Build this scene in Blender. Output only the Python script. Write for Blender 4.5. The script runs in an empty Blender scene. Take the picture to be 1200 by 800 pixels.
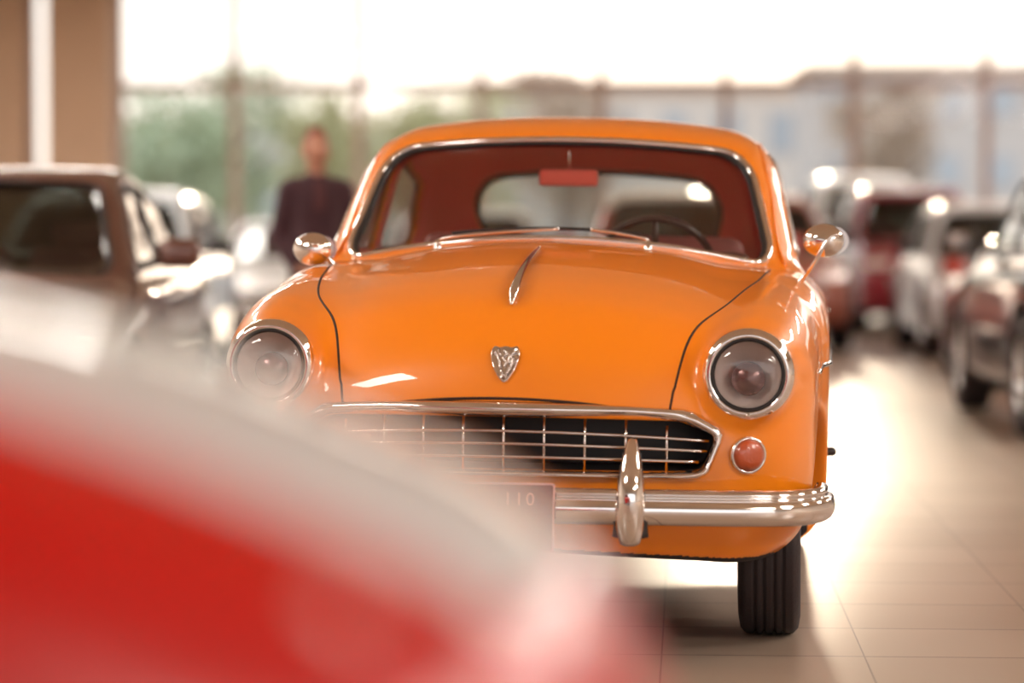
import bpy, bmesh, math, random
import numpy as np
from mathutils import Vector, Matrix

# ------------------------------------------------------------------ camera, world, light, exposure
SC = bpy.context.scene
COL = SC.collection
PI = math.pi
FPX = 3200.0
CAMZ = 1.10
SC.view_settings.view_transform = 'Standard'
SC.view_settings.look = 'None'
SC.view_settings.exposure = 0.85
SC.view_settings.gamma = 1.0
SC.view_settings.use_curve_mapping = False
SC.cycles.use_denoising = True
SC.cycles.max_bounces = 9
SC.cycles.transparent_max_bounces = 24
SC.cycles.glossy_bounces = 5
SC.cycles.diffuse_bounces = 4
SC.cycles.sample_clamp_indirect = 6.0
SC.cycles.sample_clamp_direct = 0.0
SC.cycles.caustics_reflective = False
SC.cycles.caustics_refractive = False

cam_d = bpy.data.cameras.new('camera')
cam = bpy.data.objects.new('camera', cam_d)
COL.objects.link(cam)
SC.camera = cam
cam.location = (0, 0, CAMZ)
cam.rotation_euler = (PI / 2 - math.atan(110 / FPX), 0, 0)
cam_d.sensor_width = 36.0
cam_d.lens = FPX / 1200 * 36.0
cam_d.clip_start = 0.05
cam_d.clip_end = 500
cam_d.dof.use_dof = True
cam_d.dof.focus_distance = 7.55
cam_d.dof.aperture_fstop = 96e-3 / 0.078

SUN_AZ = math.radians(5.0)      # to the right of straight ahead
SUN_EL = math.radians(8.7)
sun_dir = Vector((math.sin(SUN_AZ) * math.cos(SUN_EL), math.cos(SUN_AZ) * math.cos(SUN_EL), math.sin(SUN_EL)))
sun_d = bpy.data.lights.new('sun', 'SUN')
sun_d.energy = 0.45
sun_d.color = (1.0, 0.82, 0.62)
sun_d.angle = math.radians(2.0)
sun = bpy.data.objects.new('sun', sun_d)
COL.objects.link(sun)
sun.rotation_euler = sun_dir.to_track_quat('Z', 'Y').to_euler()

def make_world():
    w = bpy.data.worlds.new('sky')
    SC.world = w
    w.use_nodes = True
    nt = w.node_tree
    nt.nodes.clear()
    N = nt.nodes.new
    L = nt.links.new
    out = N('ShaderNodeOutputWorld')
    bg = N('ShaderNodeBackground')
    L(bg.outputs[0], out.inputs[0])
    tc = N('ShaderNodeTexCoord')
    sep = N('ShaderNodeSeparateXYZ')
    L(tc.outputs['Generated'], sep.inputs[0])
    ramp = N('ShaderNodeValToRGB')
    mr = N('ShaderNodeMapRange')
    mr.inputs['From Min'].default_value = -0.3
    mr.inputs['From Max'].default_value = 1.0
    L(sep.outputs['Z'], mr.inputs[0])
    L(mr.outputs[0], ramp.inputs[0])
    e = ramp.color_ramp.elements
    e[0].position = 0.0; e[0].color = (0.30, 0.25, 0.22, 1)
    e[1].position = 1.0; e[1].color = (0.62, 0.80, 1.0, 1)
    a = ramp.color_ramp.elements.new(0.225); a.color = (0.42, 0.36, 0.32, 1)
    a = ramp.color_ramp.elements.new(0.24); a.color = (1.0, 0.93, 0.86, 1)
    a = ramp.color_ramp.elements.new(0.45); a.color = (0.90, 0.94, 1.0, 1)
    dot = N('ShaderNodeVectorMath'); dot.operation = 'DOT_PRODUCT'
    nrm = N('ShaderNodeVectorMath'); nrm.operation = 'NORMALIZE'
    L(tc.outputs['Generated'], nrm.inputs[0])
    L(nrm.outputs[0], dot.inputs[0])
    dot.inputs[1].default_value = tuple(sun_dir)
    def lobe(power, gain):
        m = N('ShaderNodeMath'); m.operation = 'MAXIMUM'; m.inputs[1].default_value = 0.0
        L(dot.outputs['Value'], m.inputs[0])
        p = N('ShaderNodeMath'); p.operation = 'POWER'; p.inputs[1].default_value = power
        L(m.outputs[0], p.inputs[0])
        g = N('ShaderNodeMath'); g.operation = 'MULTIPLY'; g.inputs[1].default_value = gain
        L(p.outputs[0], g.inputs[0])
        return g
    g1 = lobe(160, 1.2); g2 = lobe(9, 0.35)
    c1 = N('ShaderNodeVectorMath'); c1.operation = 'SCALE'; c1.inputs[0].default_value = (1.0, 0.62, 0.32)
    L(g1.outputs[0], c1.inputs['Scale'])
    c2 = N('ShaderNodeVectorMath'); c2.operation = 'SCALE'; c2.inputs[0].default_value = (1.0, 0.80, 0.60)
    L(g2.outputs[0], c2.inputs['Scale'])
    s1 = N('ShaderNodeVectorMath'); s1.operation = 'ADD'
    L(c1.outputs[0], s1.inputs[0]); L(c2.outputs[0], s1.inputs[1])
    s2 = N('ShaderNodeVectorMath'); s2.operation = 'ADD'
    L(ramp.outputs[0], s2.inputs[0]); L(s1.outputs[0], s2.inputs[1])
    L(s2.outputs[0], bg.inputs[0])
    bg.inputs[1].default_value = 0.95
make_world()

FILL_STRENGTH = 19.0

# ------------------------------------------------------------------ materials
def mat(name, color, rough=0.5, metal=0.0, coat=0.0, spec=0.5, emit=None, estr=0.0, coat_rough=0.03, sheen=0.0,
        noise=None, bump=None, trans=0.0):
    m = bpy.data.materials.new(name)
    m.use_nodes = True
    nt = m.node_tree
    b = nt.nodes['Principled BSDF']
    b.inputs['Base Color'].default_value = (*color, 1)
    b.inputs['Roughness'].default_value = rough
    b.inputs['Metallic'].default_value = metal
    b.inputs['Coat Weight'].default_value = coat
    b.inputs['Coat Roughness'].default_value = coat_rough
    b.inputs['Specular IOR Level'].default_value = spec
    b.inputs['Sheen Weight'].default_value = sheen
    b.inputs['Transmission Weight'].default_value = trans
    if emit:
        b.inputs['Emission Color'].default_value = (*emit, 1)
        b.inputs['Emission Strength'].default_value = estr
    if noise or bump:
        tc = nt.nodes.new('ShaderNodeTexCoord')
        nz = nt.nodes.new('ShaderNodeTexNoise')
        nt.links.new(tc.outputs['Object'], nz.inputs['Vector'])
        nz.inputs['Detail'].default_value = 4
        if noise:
            sc_, amt = noise
            nz.inputs['Scale'].default_value = sc_
            mx = nt.nodes.new('ShaderNodeMix'); mx.data_type = 'RGBA'
            c2 = [max(0, min(1, c * (1 - amt))) for c in color]
            mx.inputs['A'].default_value = (*color, 1)
            mx.inputs['B'].default_value = (*c2, 1)
            nt.links.new(nz.outputs['Fac'], mx.inputs['Factor'])
            nt.links.new(mx.outputs['Result'], b.inputs['Base Color'])
        if bump:
            sc_, st = bump
            if not noise: nz.inputs['Scale'].default_value = sc_
            bp = nt.nodes.new('ShaderNodeBump'); bp.inputs['Strength'].default_value = st
            bp.inputs['Distance'].default_value = 0.01
            nt.links.new(nz.outputs['Fac'], bp.inputs['Height'])
            nt.links.new(bp.outputs[0], b.inputs['Normal'])
    return m

def glass_mat(name, tint=(0.95, 0.97, 0.96), refl=1.0, rough=0.0):
    m = bpy.data.materials.new(name)
    m.use_nodes = True
    nt = m.node_tree
    nt.nodes.clear()
    out = nt.nodes.new('ShaderNodeOutputMaterial')
    mx = nt.nodes.new('ShaderNodeMixShader')
    tr = nt.nodes.new('ShaderNodeBsdfTransparent'); tr.inputs[0].default_value = (*tint, 1)
    gl = nt.nodes.new('ShaderNodeBsdfGlossy'); gl.inputs['Roughness'].default_value = rough
    # Schlick reflectance from the facing angle, the same from either side of the sheet
    lw = nt.nodes.new('ShaderNodeLayerWeight'); lw.inputs['Blend'].default_value = 0.5
    pw = nt.nodes.new('ShaderNodeMath'); pw.operation = 'POWER'; pw.inputs[1].default_value = 5.0
    nt.links.new(lw.outputs['Facing'], pw.inputs[0])
    ma = nt.nodes.new('ShaderNodeMath'); ma.operation = 'MULTIPLY_ADD'; ma.inputs[1].default_value = 0.96; ma.inputs[2].default_value = 0.04
    nt.links.new(pw.outputs[0], ma.inputs[0])
    mu = nt.nodes.new('ShaderNodeMath'); mu.operation = 'MULTIPLY'; mu.inputs[1].default_value = refl
    mu.use_clamp = True
    nt.links.new(ma.outputs[0], mu.inputs[0])
    nt.links.new(mu.outputs[0], mx.inputs[0])
    nt.links.new(tr.outputs[0], mx.inputs[1])
    nt.links.new(gl.outputs[0], mx.inputs[2])
    nt.links.new(mx.outputs[0], out.inputs[0])
    return m

def paint(name, color, rough=0.35, metal=0.0, coat=1.0):
    return mat(name, color, rough=rough, metal=metal, coat=coat)

M = dict(
    orange=paint('orange_car_paint', (1.0, 0.262, 0.0), 0.40, coat=0.75),
    chrome=mat('chrome', (0.86, 0.80, 0.77), 0.07, 1.0),
    dull_chrome=mat('satin_steel', (0.60, 0.54, 0.52), 0.25, 1.0),
    gap=mat('panel_gap_shadow_seal', (0.035, 0.012, 0.008), 0.8),
    rubber=mat('tyre_rubber', (0.028, 0.018, 0.020), 0.62, bump=(120, 0.15)),
    black=mat('black_plastic', (0.02, 0.015, 0.016), 0.45),
    under=mat('underbody_black', (0.022, 0.015, 0.017), 0.7),
    headliner=mat('red_headliner_cloth', (1.0, 0.15, 0.115), 0.85, sheen=0.2),
    leather=mat('maroon_leather', (0.45, 0.15, 0.15), 0.5, bump=(60, 0.1)),
    dash=mat('dark_maroon_dashboard', (0.10, 0.025, 0.025), 0.45),
    wheelrim=mat('dark_steering_rim', (0.05, 0.018, 0.02), 0.3),
    glass=glass_mat('clear_car_glass', (0.93, 0.94, 0.93), 1.0),
    tint=glass_mat('tinted_car_glass', (0.50, 0.52, 0.50), 1.3),
    lensglass=glass_mat('lamp_glass', (0.95, 0.92, 0.90), 1.4),
    pane=glass_mat('showroom_window_glass', (0.97, 0.97, 0.96), 0.25),
    reflector=mat('lamp_reflector', (0.98, 0.88, 0.86), 0.30, 0.45, bump=(55, 0.25)),
    bulb=mat('lamp_core', (0.22, 0.13, 0.13), 0.25, 0.6),
    amber=mat('amber_red_lens', (0.55, 0.09, 0.025), 0.3, coat=1.0, bump=(160, 0.2)),
    redlens=mat('red_tail_lens', (0.45, 0.01, 0.01), 0.15, coat=1.0),
    plate=mat('dark_maroon_plate', (0.13, 0.018, 0.035), 0.4),
    plate_text=mat('pink_plate_lettering', (0.72, 0.36, 0.34), 0.5),
    plate_white=mat('white_number_plate', (0.75, 0.75, 0.72), 0.5),
    alloy=mat('alloy_wheel', (0.62, 0.60, 0.60), 0.28, 1.0),
)

# ------------------------------------------------------------------ mesh helpers
def new_mesh(name, V, F, m=None, parent=None, smooth=True, normals=None, auto=None):
    me = bpy.data.meshes.new(name)
    V = np.asarray(V, dtype=np.float32)
    if isinstance(F, np.ndarray):
        F = F.tolist()
    me.from_pydata(V.tolist(), [], F)
    me.update()
    if smooth:
        me.polygons.foreach_set('use_smooth', [True] * len(me.polygons))
    if normals is not None:
        me.normals_split_custom_set_from_vertices(np.asarray(normals, dtype=np.float32).tolist())
    elif auto is not None:
        me.set_sharp_from_angle(angle=math.radians(auto))
    if m is not None:
        me.materials.append(m)
    o = bpy.data.objects.new(name, me)
    COL.objects.link(o)
    if parent is not None:
        o.parent = parent
    return o

def tag(o, label=None, cat=None, group=None, kind=None):
    if label: o['label'] = label
    if cat: o['category'] = cat
    if group: o['group'] = group
    if kind: o['kind'] = kind
    return o

def empty(name, loc, rz=0.0, **k):
    o = bpy.data.objects.new(name, None)
    COL.objects.link(o)
    o.location = loc
    o.rotation_euler = (0, 0, rz)
    o.empty_display_size = 0.2
    tag(o, **k)
    return o

def join(parts):
    Vs, Fs, n = [], [], 0
    for V, F in parts:
        V = np.asarray(V, dtype=float)
        Vs.append(V)
        Fs += [[i + n for i in f] for f in F]
        n += len(V)
    return np.vstack(Vs), Fs

def tube(P, r, segs=10, closed=False, flat=1.0, up=None):
    """tube along the points P; r a number or one per point; flat squashes along the second frame axis"""
    P = np.asarray(P, dtype=float)
    n = len(P)
    r = np.full(n, r) if np.isscalar(r) else np.asarray(r, dtype=float)
    T = np.zeros_like(P)
    if closed:
        T = np.roll(P, -1, 0) - np.roll(P, 1, 0)
    else:
        T[1:-1] = P[2:] - P[:-2]; T[0] = P[1] - P[0]; T[-1] = P[-1] - P[-2]
    T /= np.linalg.norm(T, axis=1)[:, None] + 1e-12
    u = np.array(up if up is not None else ([0, 0, 1] if abs(T[0][2]) < 0.9 else [1, 0, 0]), dtype=float)
    V = []
    for i in range(n):
        a = np.cross(T[i], u); a /= np.linalg.norm(a) + 1e-12
        b = np.cross(a, T[i])
        if up is None: u = b
        for k in range(segs):
            t = 2 * PI * k / segs
            V.append(P[i] + r[i] * (math.cos(t) * a + flat * math.sin(t) * b))
    F = []
    m = n if closed else n - 1
    for i in range(m):
        j = (i + 1) % n
        for k in range(segs):
            l = (k + 1) % segs
            F.append([i * segs + k, j * segs + k, j * segs + l, i * segs + l])
    if not closed:
        F.append([k for k in range(segs)])
        F.append([(n - 1) * segs + k for k in range(segs)][::-1])
    return np.array(V), F

def lathe(prof, segs=40, origin=(0, 0, 0), axis=(0, 0, 1)):
    """prof: (radius, height along axis)"""
    ax = Vector(axis).normalized()
    q = Vector((0, 0, 1)).rotation_difference(ax)
    V, F = [], []
    n = len(prof)
    for r, h in prof:
        for k in range(segs):
            t = 2 * PI * k / segs
            p = q @ Vector((max(r, 1e-5) * math.cos(t), max(r, 1e-5) * math.sin(t), h))
            V.append((p.x + origin[0], p.y + origin[1], p.z + origin[2]))
    for i in range(n - 1):
        for k in range(segs):
            l = (k + 1) % segs
            F.append([i * segs + k, i * segs + l, (i + 1) * segs + l, (i + 1) * segs + k])
    return np.array(V), F

def box(c, s, bev=0.0, seg=2, rot=None):
    bm = bmesh.new()
    bmesh.ops.create_cube(bm, size=1.0)
    bmesh.ops.scale(bm, vec=s, verts=bm.verts)
    if bev > 0:
        bmesh.ops.bevel(bm, geom=list(bm.edges), offset=bev, segments=seg, profile=0.5, affect='EDGES')
    if rot is not None:
        bmesh.ops.rotate(bm, cent=(0, 0, 0), matrix=Matrix(rot) if not isinstance(rot, Matrix) else rot, verts=bm.verts)
    bmesh.ops.translate(bm, vec=c, verts=bm.verts)
    bm.verts.index_update()
    V = [tuple(v.co) for v in bm.verts]
    F = [[v.index for v in f.verts] for f in bm.faces]
    bm.free()
    return np.array(V), F

def catmull(P, n=8, closed=False):
    P = np.asarray(P, dtype=float)
    m = len(P)
    out = []
    rng = range(m if closed else m - 1)
    for i in rng:
        if closed:
            p0, p1, p2, p3 = P[(i - 1) % m], P[i], P[(i + 1) % m], P[(i + 2) % m]
        else:
            p1, p2 = P[i], P[i + 1]
            p0 = P[i - 1] if i > 0 else 2 * p1 - p2
            p3 = P[i + 2] if i + 2 < m else 2 * p2 - p1
        # centripetal parametrisation
        def dt(a, b): return max(np.linalg.norm(b - a), 1e-6) ** 0.5
        d0, d1, d2 = dt(p0, p1), dt(p1, p2), dt(p2, p3)
        m1 = (p1 - p0) / d0 - (p2 - p0) / (d0 + d1) + (p2 - p1) / d1
        m2 = (p2 - p1) / d1 - (p3 - p1) / (d1 + d2) + (p3 - p2) / d2
        m1 *= d1; m2 *= d1
        for k in range(n):
            t = k / n
            out.append((2 * t**3 - 3 * t**2 + 1) * p1 + (t**3 - 2 * t**2 + t) * m1 + (-2 * t**3 + 3 * t**2) * p2 + (t**3 - t**2) * m2)
    if not closed:
        out.append(P[-1])
    return np.array(out)

def round_poly(P, R, n=8):
    """polygon with rounded corners; R per corner"""
    P = [np.array(p, dtype=float) for p in P]
    out = []
    m = len(P)
    for i in range(m):
        a, b, c = P[i - 1], P[i], P[(i + 1) % m]
        u = (a - b) / np.linalg.norm(a - b); v = (c - b) / np.linalg.norm(c - b)
        ang = math.acos(max(-1, min(1, float(u @ v))))
        r = R[i] if not np.isscalar(R) else R
        if r <= 0:
            out.append(b); continue
        d = r / math.tan(ang / 2)
        s, e = b + u * d, b + v * d
        cen = b + (u + v) / np.linalg.norm(u + v) * (r / math.sin(ang / 2))
        a0 = math.atan2(*(s - cen)[::-1]); a1 = math.atan2(*(e - cen)[::-1])
        da = (a1 - a0 + PI) % (2 * PI) - PI
        for k in range(n + 1):
            t = a0 + da * k / n
            out.append(cen + r * np.array([math.cos(t), math.sin(t)]))
    return np.array(out)

def resample(P, n, closed=True):
    P = np.asarray(P, dtype=float)
    Q = np.vstack([P, P[:1]]) if closed else P
    d = np.r_[0, np.cumsum(np.linalg.norm(np.diff(Q, axis=0), axis=1))]
    t = np.linspace(0, d[-1], n + 1)[:-1] if closed else np.linspace(0, d[-1], n)
    return np.stack([np.interp(t, d, Q[:, k]) for k in range(Q.shape[1])], 1)

# ------------------------------------------------------------------ distance fields and surface extraction
def poly_sdf(P, X, Y):
    P = np.asarray(P, dtype=np.float32)
    X = X.astype(np.float32); Y = Y.astype(np.float32)
    d2 = np.full(X.shape, 1e9, dtype=np.float32)
    ins = np.zeros(X.shape, dtype=bool)
    n = len(P)
    for i in range(n):
        ax, ay = P[i]; bx, by = P[(i + 1) % n]
        ex, ey = bx - ax, by - ay
        L2 = ex * ex + ey * ey
        if L2 < 1e-12: continue
        t = np.clip(((X - ax) * ex + (Y - ay) * ey) / L2, 0, 1)
        d2 = np.minimum(d2, (X - ax - t * ex) ** 2 + (Y - ay - t * ey) ** 2)
        if ay != by:
            c = ((ay > Y) != (by > Y)) & (X < (bx - ax) * (Y - ay) / (by - ay) + ax)
            ins ^= c
    d = np.sqrt(d2)
    return np.where(ins, -d, d)

class Side:
    """distance table of a closed (y, z) profile"""
    def __init__(s, pts, n=8, res=0.01, lo=(-0.7, -0.1), hi=(6.2, 2.4), smooth=True):
        P = catmull(pts, n, closed=True) if smooth else np.array(pts)
        s.res = res; s.lo = lo
        a = np.arange(lo[0], hi[0], res); b = np.arange(lo[1], hi[1], res)
        Y, Z = np.meshgrid(a, b, indexing='ij')
        s.T = poly_sdf(P, Y, Z)
    def __call__(s, y, z):
        fy = (y - s.lo[0]) / s.res; fz = (z - s.lo[1]) / s.res
        fy, fz = np.broadcast_arrays(fy, fz)
        iy = np.clip(fy.astype(np.int32), 0, s.T.shape[0] - 2); iz = np.clip(fz.astype(np.int32), 0, s.T.shape[1] - 2)
        ty = np.clip(fy - iy, 0, 1).astype(np.float32); tz = np.clip(fz - iz, 0, 1).astype(np.float32)
        T = s.T
        return (T[iy, iz] * (1 - ty) * (1 - tz) + T[iy + 1, iz] * ty * (1 - tz) + T[iy, iz + 1] * (1 - ty) * tz + T[iy + 1, iz + 1] * ty * tz)

def smax(a, b, k):
    h = np.maximum(k - np.abs(a - b), 0) / k
    return np.maximum(a, b) + h * h * (k * 0.25)
def smin(a, b, k):
    h = np.maximum(k - np.abs(a - b), 0) / k
    return np.minimum(a, b) - h * h * (k * 0.25)

class Field:
    def __init__(s, F, xs, ys, zs):
        s.F = F.astype(np.float32); s.ax = [np.asarray(a, dtype=np.float64) for a in (xs, ys, zs)]
        s.G = None
    def grads(s):
        if s.G is None:
            s.G = [g.astype(np.float32) for g in np.gradient(s.F, *s.ax)]
        return s.G
    def _loc(s, P):
        idx, fr = [], []
        for k in range(3):
            a = s.ax[k]
            i = np.clip(np.searchsorted(a, P[:, k]) - 1, 0, len(a) - 2)
            f = np.clip((P[:, k] - a[i]) / (a[i + 1] - a[i]), 0, 1)
            idx.append(i); fr.append(f)
        return idx, fr
    def _tri(s, A, loc):
        (i, j, k), (u, v, w) = loc
        r = 0
        for a in (0, 1):
            for b in (0, 1):
                for c in (0, 1):
                    r = r + A[i + a, j + b, k + c] * (u if a else 1 - u) * (v if b else 1 - v) * (w if c else 1 - w)
        return r
    def val(s, P):
        return s._tri(s.F, s._loc(np.asarray(P, dtype=float)))
    def normal(s, P):
        G = s.grads(); loc = s._loc(np.asarray(P, dtype=float))
        g = np.stack([s._tri(A, loc) for A in G], 1)
        return g / (np.linalg.norm(g, axis=1)[:, None] + 1e-9)
    def project(s, P, it=3):
        P = np.array(P, dtype=float); G = s.grads()
        for _ in range(it):
            loc = s._loc(P)
            f = s._tri(s.F, loc)
            g = np.stack([s._tri(A, loc) for A in G], 1)
            st = (f / ((g ** 2).sum(1) + 1e-3))[:, None] * g
            P -= np.clip(st, -0.02, 0.02)
        return P
    def ray(s, P0, d, tmax=2.5, step=0.006):
        """first surface hit from outside along d"""
        P0 = np.array(P0, dtype=float); d = np.array(d, dtype=float); d /= np.linalg.norm(d)
        n = len(P0); t = np.zeros(n); prev = s.val(P0); hit = np.full(n, np.nan); done = np.zeros(n, bool)
        k = 0
        while k * step < tmax and not done.all():
            k += 1
            cur = s.val(P0 + d * (k * step))
            m = (~done) & (prev > 0) & (cur <= 0)
            hit[m] = (k - 1) * step + step * (prev[m] / (prev[m] - cur[m] + 1e-9))
            done |= m; prev = cur
        ok = ~np.isnan(hit)
        if not ok.all() and ok.any():
            idx = np.arange(n)
            hit = np.interp(idx, idx[ok], hit[ok])
        elif not ok.any():
            hit = np.zeros(n)
        return P0 + d * hit[:, None]

def surface_nets(fd):
    F = fd.F; xs, ys, zs = fd.ax
    S = F < 0
    nx, ny, nz = F.shape
    cnt = np.zeros((nx - 1, ny - 1, nz - 1), dtype=np.int8)
    for a in (0, 1):
        for b in (0, 1):
            for c in (0, 1):
                cnt += S[a:nx - 1 + a, b:ny - 1 + b, c:nz - 1 + c]
    I, J, K = np.nonzero((cnt > 0) & (cnt < 8))
    idx = np.full(cnt.shape, -1, dtype=np.int32)
    idx[I, J, K] = np.arange(len(I))
    acc = np.zeros((len(I), 3)); num = np.zeros(len(I))
    corners = [(a, b, c) for a in (0, 1) for b in (0, 1) for c in (0, 1)]
    for p in corners:
        for ax in range(3):
            if p[ax]: continue
            q = list(p); q[ax] = 1
            f0 = F[I + p[0], J + p[1], K + p[2]]; f1 = F[I + q[0], J + q[1], K + q[2]]
            m = (f0 < 0) != (f1 < 0)
            t = f0[m] / (f0[m] - f1[m])
            P = np.stack([xs[I[m] + p[0]], ys[J[m] + p[1]], zs[K[m] + p[2]]], 1)
            Q = np.stack([xs[I[m] + q[0]], ys[J[m] + q[1]], zs[K[m] + q[2]]], 1)
            acc[m] += P + (Q - P) * t[:, None]; num[m] += 1
    V = acc / num[:, None]
    faces = []
    def quads(mask, cells, flip):
        i, j, k = np.nonzero(mask)
        q = [idx[i + c[0], j + c[1], k + c[2]] for c in cells]
        q = np.stack(q, 1)
        fl = flip[i, j, k]
        q[fl] = q[fl][:, ::-1]
        faces.append(q)
    a = S[:-1, 1:-1, 1:-1]; b = S[1:, 1:-1, 1:-1]
    quads(a != b, [(0, 0, 0), (0, 1, 0), (0, 1, 1), (0, 0, 1)], ~a)
    a = S[1:-1, :-1, 1:-1]; b = S[1:-1, 1:, 1:-1]
    quads(a != b, [(0, 0, 0), (0, 0, 1), (1, 0, 1), (1, 0, 0)], ~a)
    a = S[1:-1, 1:-1, :-1]; b = S[1:-1, 1:-1, 1:]
    quads(a != b, [(0, 0, 0), (1, 0, 0), (1, 1, 0), (0, 1, 0)], ~a)
    Fq = np.vstack(faces)
    Fq = Fq[(Fq >= 0).all(1)]
    return V, Fq

XF = [None]       # body lean of the car being built (applied to the mesh, never to wheels)
def put(name, VF, m, parent, **k):
    V, F = VF
    V = np.asarray(V, dtype=float)
    if XF[0] is not None and not k.pop('raw', False):
        a = XF[0]
        V = V.copy(); x, z = V[:, 0].copy(), V[:, 2].copy()
        V[:, 2] = z - a * x; V[:, 0] = x + a * (z - 0.3)
    k.pop('raw', None)
    return new_mesh(name, V, F, m, parent, **k)

def split_put(V, F, N, lab, table, parent):
    """one mesh per face label; table: label -> (name, material)"""
    outs = {}
    for L in sorted(set(lab.tolist())):
        f = F[lab == L]
        used, inv = np.unique(f.ravel(), return_inverse=True)
        nm, mt = table[L]
        outs[L] = put(nm, (V[used], inv.reshape(f.shape)), mt, parent, normals=N[used])
    return outs

def patch(fd, outline, axis, start, sign, rings=10, off=0.0, n=72, thick=0.0):
    """sheet inside a 2-D outline projected on the field along an axis. axis 'y': outline (x,z); 'x': outline (y,z)"""
    O = resample(outline, n)
    c = O.mean(0)
    P2 = [c[None, :]]
    for r in range(1, rings + 1):
        P2.append(c + (O - c) * (r / rings))
    P2 = np.vstack(P2)
    if axis == 'y':
        P0 = np.stack([P2[:, 0], np.full(len(P2), start), P2[:, 1]], 1); d = (0, sign, 0)
    else:
        P0 = np.stack([np.full(len(P2), start), P2[:, 0], P2[:, 1]], 1); d = (sign, 0, 0)
    Q = fd.ray(P0, d)
    Nn = fd.normal(Q)
    Q = Q + Nn * off
    F = []
    for k in range(n):
        F.append([0, 1 + k, 1 + (k + 1) % n])
    for r in range(rings - 1):
        a = 1 + r * n; b = a + n
        for k in range(n):
            l = (k + 1) % n
            F.append([a + k, b + k, b + l, a + l])
    if thick > 0:
        m = len(Q)
        Q2 = Q - Nn * thick
        F2 = [[i + m for i in f[::-1]] for f in F]
        a = 1 + (rings - 1) * n
        S = [[a + k, a + (k + 1) % n, a + (k + 1) % n + m, a + k + m] for k in range(n)]
        return np.vstack([Q, Q2]), F + F2 + S
    return Q, F

def outline3d(fd, outline, axis, start, sign, n=120, off=0.0):
    O = resample(outline, n)
    if axis == 'y':
        P0 = np.stack([O[:, 0], np.full(n, start), O[:, 1]], 1); d = (0, sign, 0)
    else:
        P0 = np.stack([np.full(n, start), O[:, 0], O[:, 1]], 1); d = (sign, 0, 0)
    Q = fd.ray(P0, d)
    return Q + fd.normal(Q) * off

def seam(parent, fd, P, r=0.0035, name='panel_gap', m=None, off=-0.0012):
    P = fd.project(P)
    P = P + fd.normal(P) * off
    return put(name, tube(P, r, 6), m or M['gap'], parent)

def wheel_parts(parent, c, R, W, side, hub, tyre_m, rim_m, spokes=0, segs=56, spare=None):
    """side +1: outer face towards +x"""
    w = W / 2
    k = R
    prof = [(k * 0.62, -w * 0.80), (k * 0.70, -w * 0.98), (k * 0.84, -w * 1.06), (k * 0.94, -w * 0.99), (k * 0.985, -w * 0.84)]
    xs = np.linspace(-w * 0.80, w * 0.80, 33)
    for i, x in enumerate(xs):
        g = 0.0
        for gx in (-0.48, -0.16, 0.16, 0.48):
            if abs(x / w - gx) < 0.045: g = 0.007
        prof.append((k * (1.0 - 0.018 * abs(x / w) ** 4) - g, x))
    prof += [(k * 0.985, w * 0.84), (k * 0.94, w * 0.99), (k * 0.84, w * 1.06), (k * 0.70, w * 0.98), (k * 0.62, w * 0.80), (k * 0.60, 0), (k * 0.62, -w * 0.80)]
    root = put('wheel', lathe(prof, segs, (0, 0, 0), (1, 0, 0)), tyre_m, parent, raw=True)
    root.location = c
    s = side
    rp = [(k * 0.60, -w * 0.7), (k * 0.63, s * w * 0.80), (k * 0.60, s * w * 0.90), (k * 0.55, s * w * 0.80), (k * 0.50, s * w * 0.45)]
    parts = [lathe(rp, 40, (0, 0, 0), (1, 0, 0))]
    if spokes == 0:
        parts.append(lathe([(k * 0.52, s * w * 0.50), (k * 0.40, s * w * 0.62), (k * 0.34, s * w * 0.60)], 40, (0, 0, 0), (1, 0, 0)))
    else:
        parts.append(lathe([(k * 0.52, s * w * 0.15), (0.0, s * w * 0.15)], 24, (0, 0, 0), (1, 0, 0)))
        for q in range(spokes):
            t = 2 * PI * q / spokes
            dirv = np.array([0, math.cos(t), math.sin(t)])
            P = [np.array([s * w * 0.66, 0, 0]) + dirv * k * 0.08, np.array([s * w * 0.62, 0, 0]) + dirv * k * 0.36, np.array([s * w * 0.72, 0, 0]) + dirv * k * 0.58]
            parts.append(tube(P, [k * 0.075, k * 0.055, k * 0.07], 8, flat=0.8))
    put('rim', join(parts), rim_m, root, raw=True, auto=35)
    put('hubcap', lathe([(k * 0.34 if spokes == 0 else k * 0.13, s * w * 0.58), (k * 0.33 if spokes == 0 else k * 0.12, s * w * 0.82), (k * 0.22 if spokes == 0 else k * 0.08, s * w * 1.0), (0.0, s * w * 1.05)], 36, (0, 0, 0), (1, 0, 0)), hub, root, raw=True)
    return root

def text_mesh(s, size, thick=0.002):
    cu = bpy.data.curves.new('lettering', 'FONT')
    cu.body = s; cu.size = size; cu.extrude = thick; cu.align_x = 'CENTER'; cu.align_y = 'CENTER'
    cu.space_character = 1.25
    o = bpy.data.objects.new('lettering', cu)
    COL.objects.link(o)
    dg = bpy.context.evaluated_depsgraph_get()
    me = o.evaluated_get(dg).to_mesh()
    V = np.array([tuple(v.co) for v in me.vertices]); F = [list(p.vertices) for p in me.polygons]
    o.evaluated_get(dg).to_mesh_clear()
    bpy.data.objects.remove(o); bpy.data.curves.remove(cu)
    return V, F

# ------------------------------------------------------------------ the showroom
ROOM = math.radians(-3.6)
def rw(x, y):      # room coordinates to world
    c, s = math.cos(ROOM), math.sin(ROOM)
    return (x * c - y * s, x * s + y * c)

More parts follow.
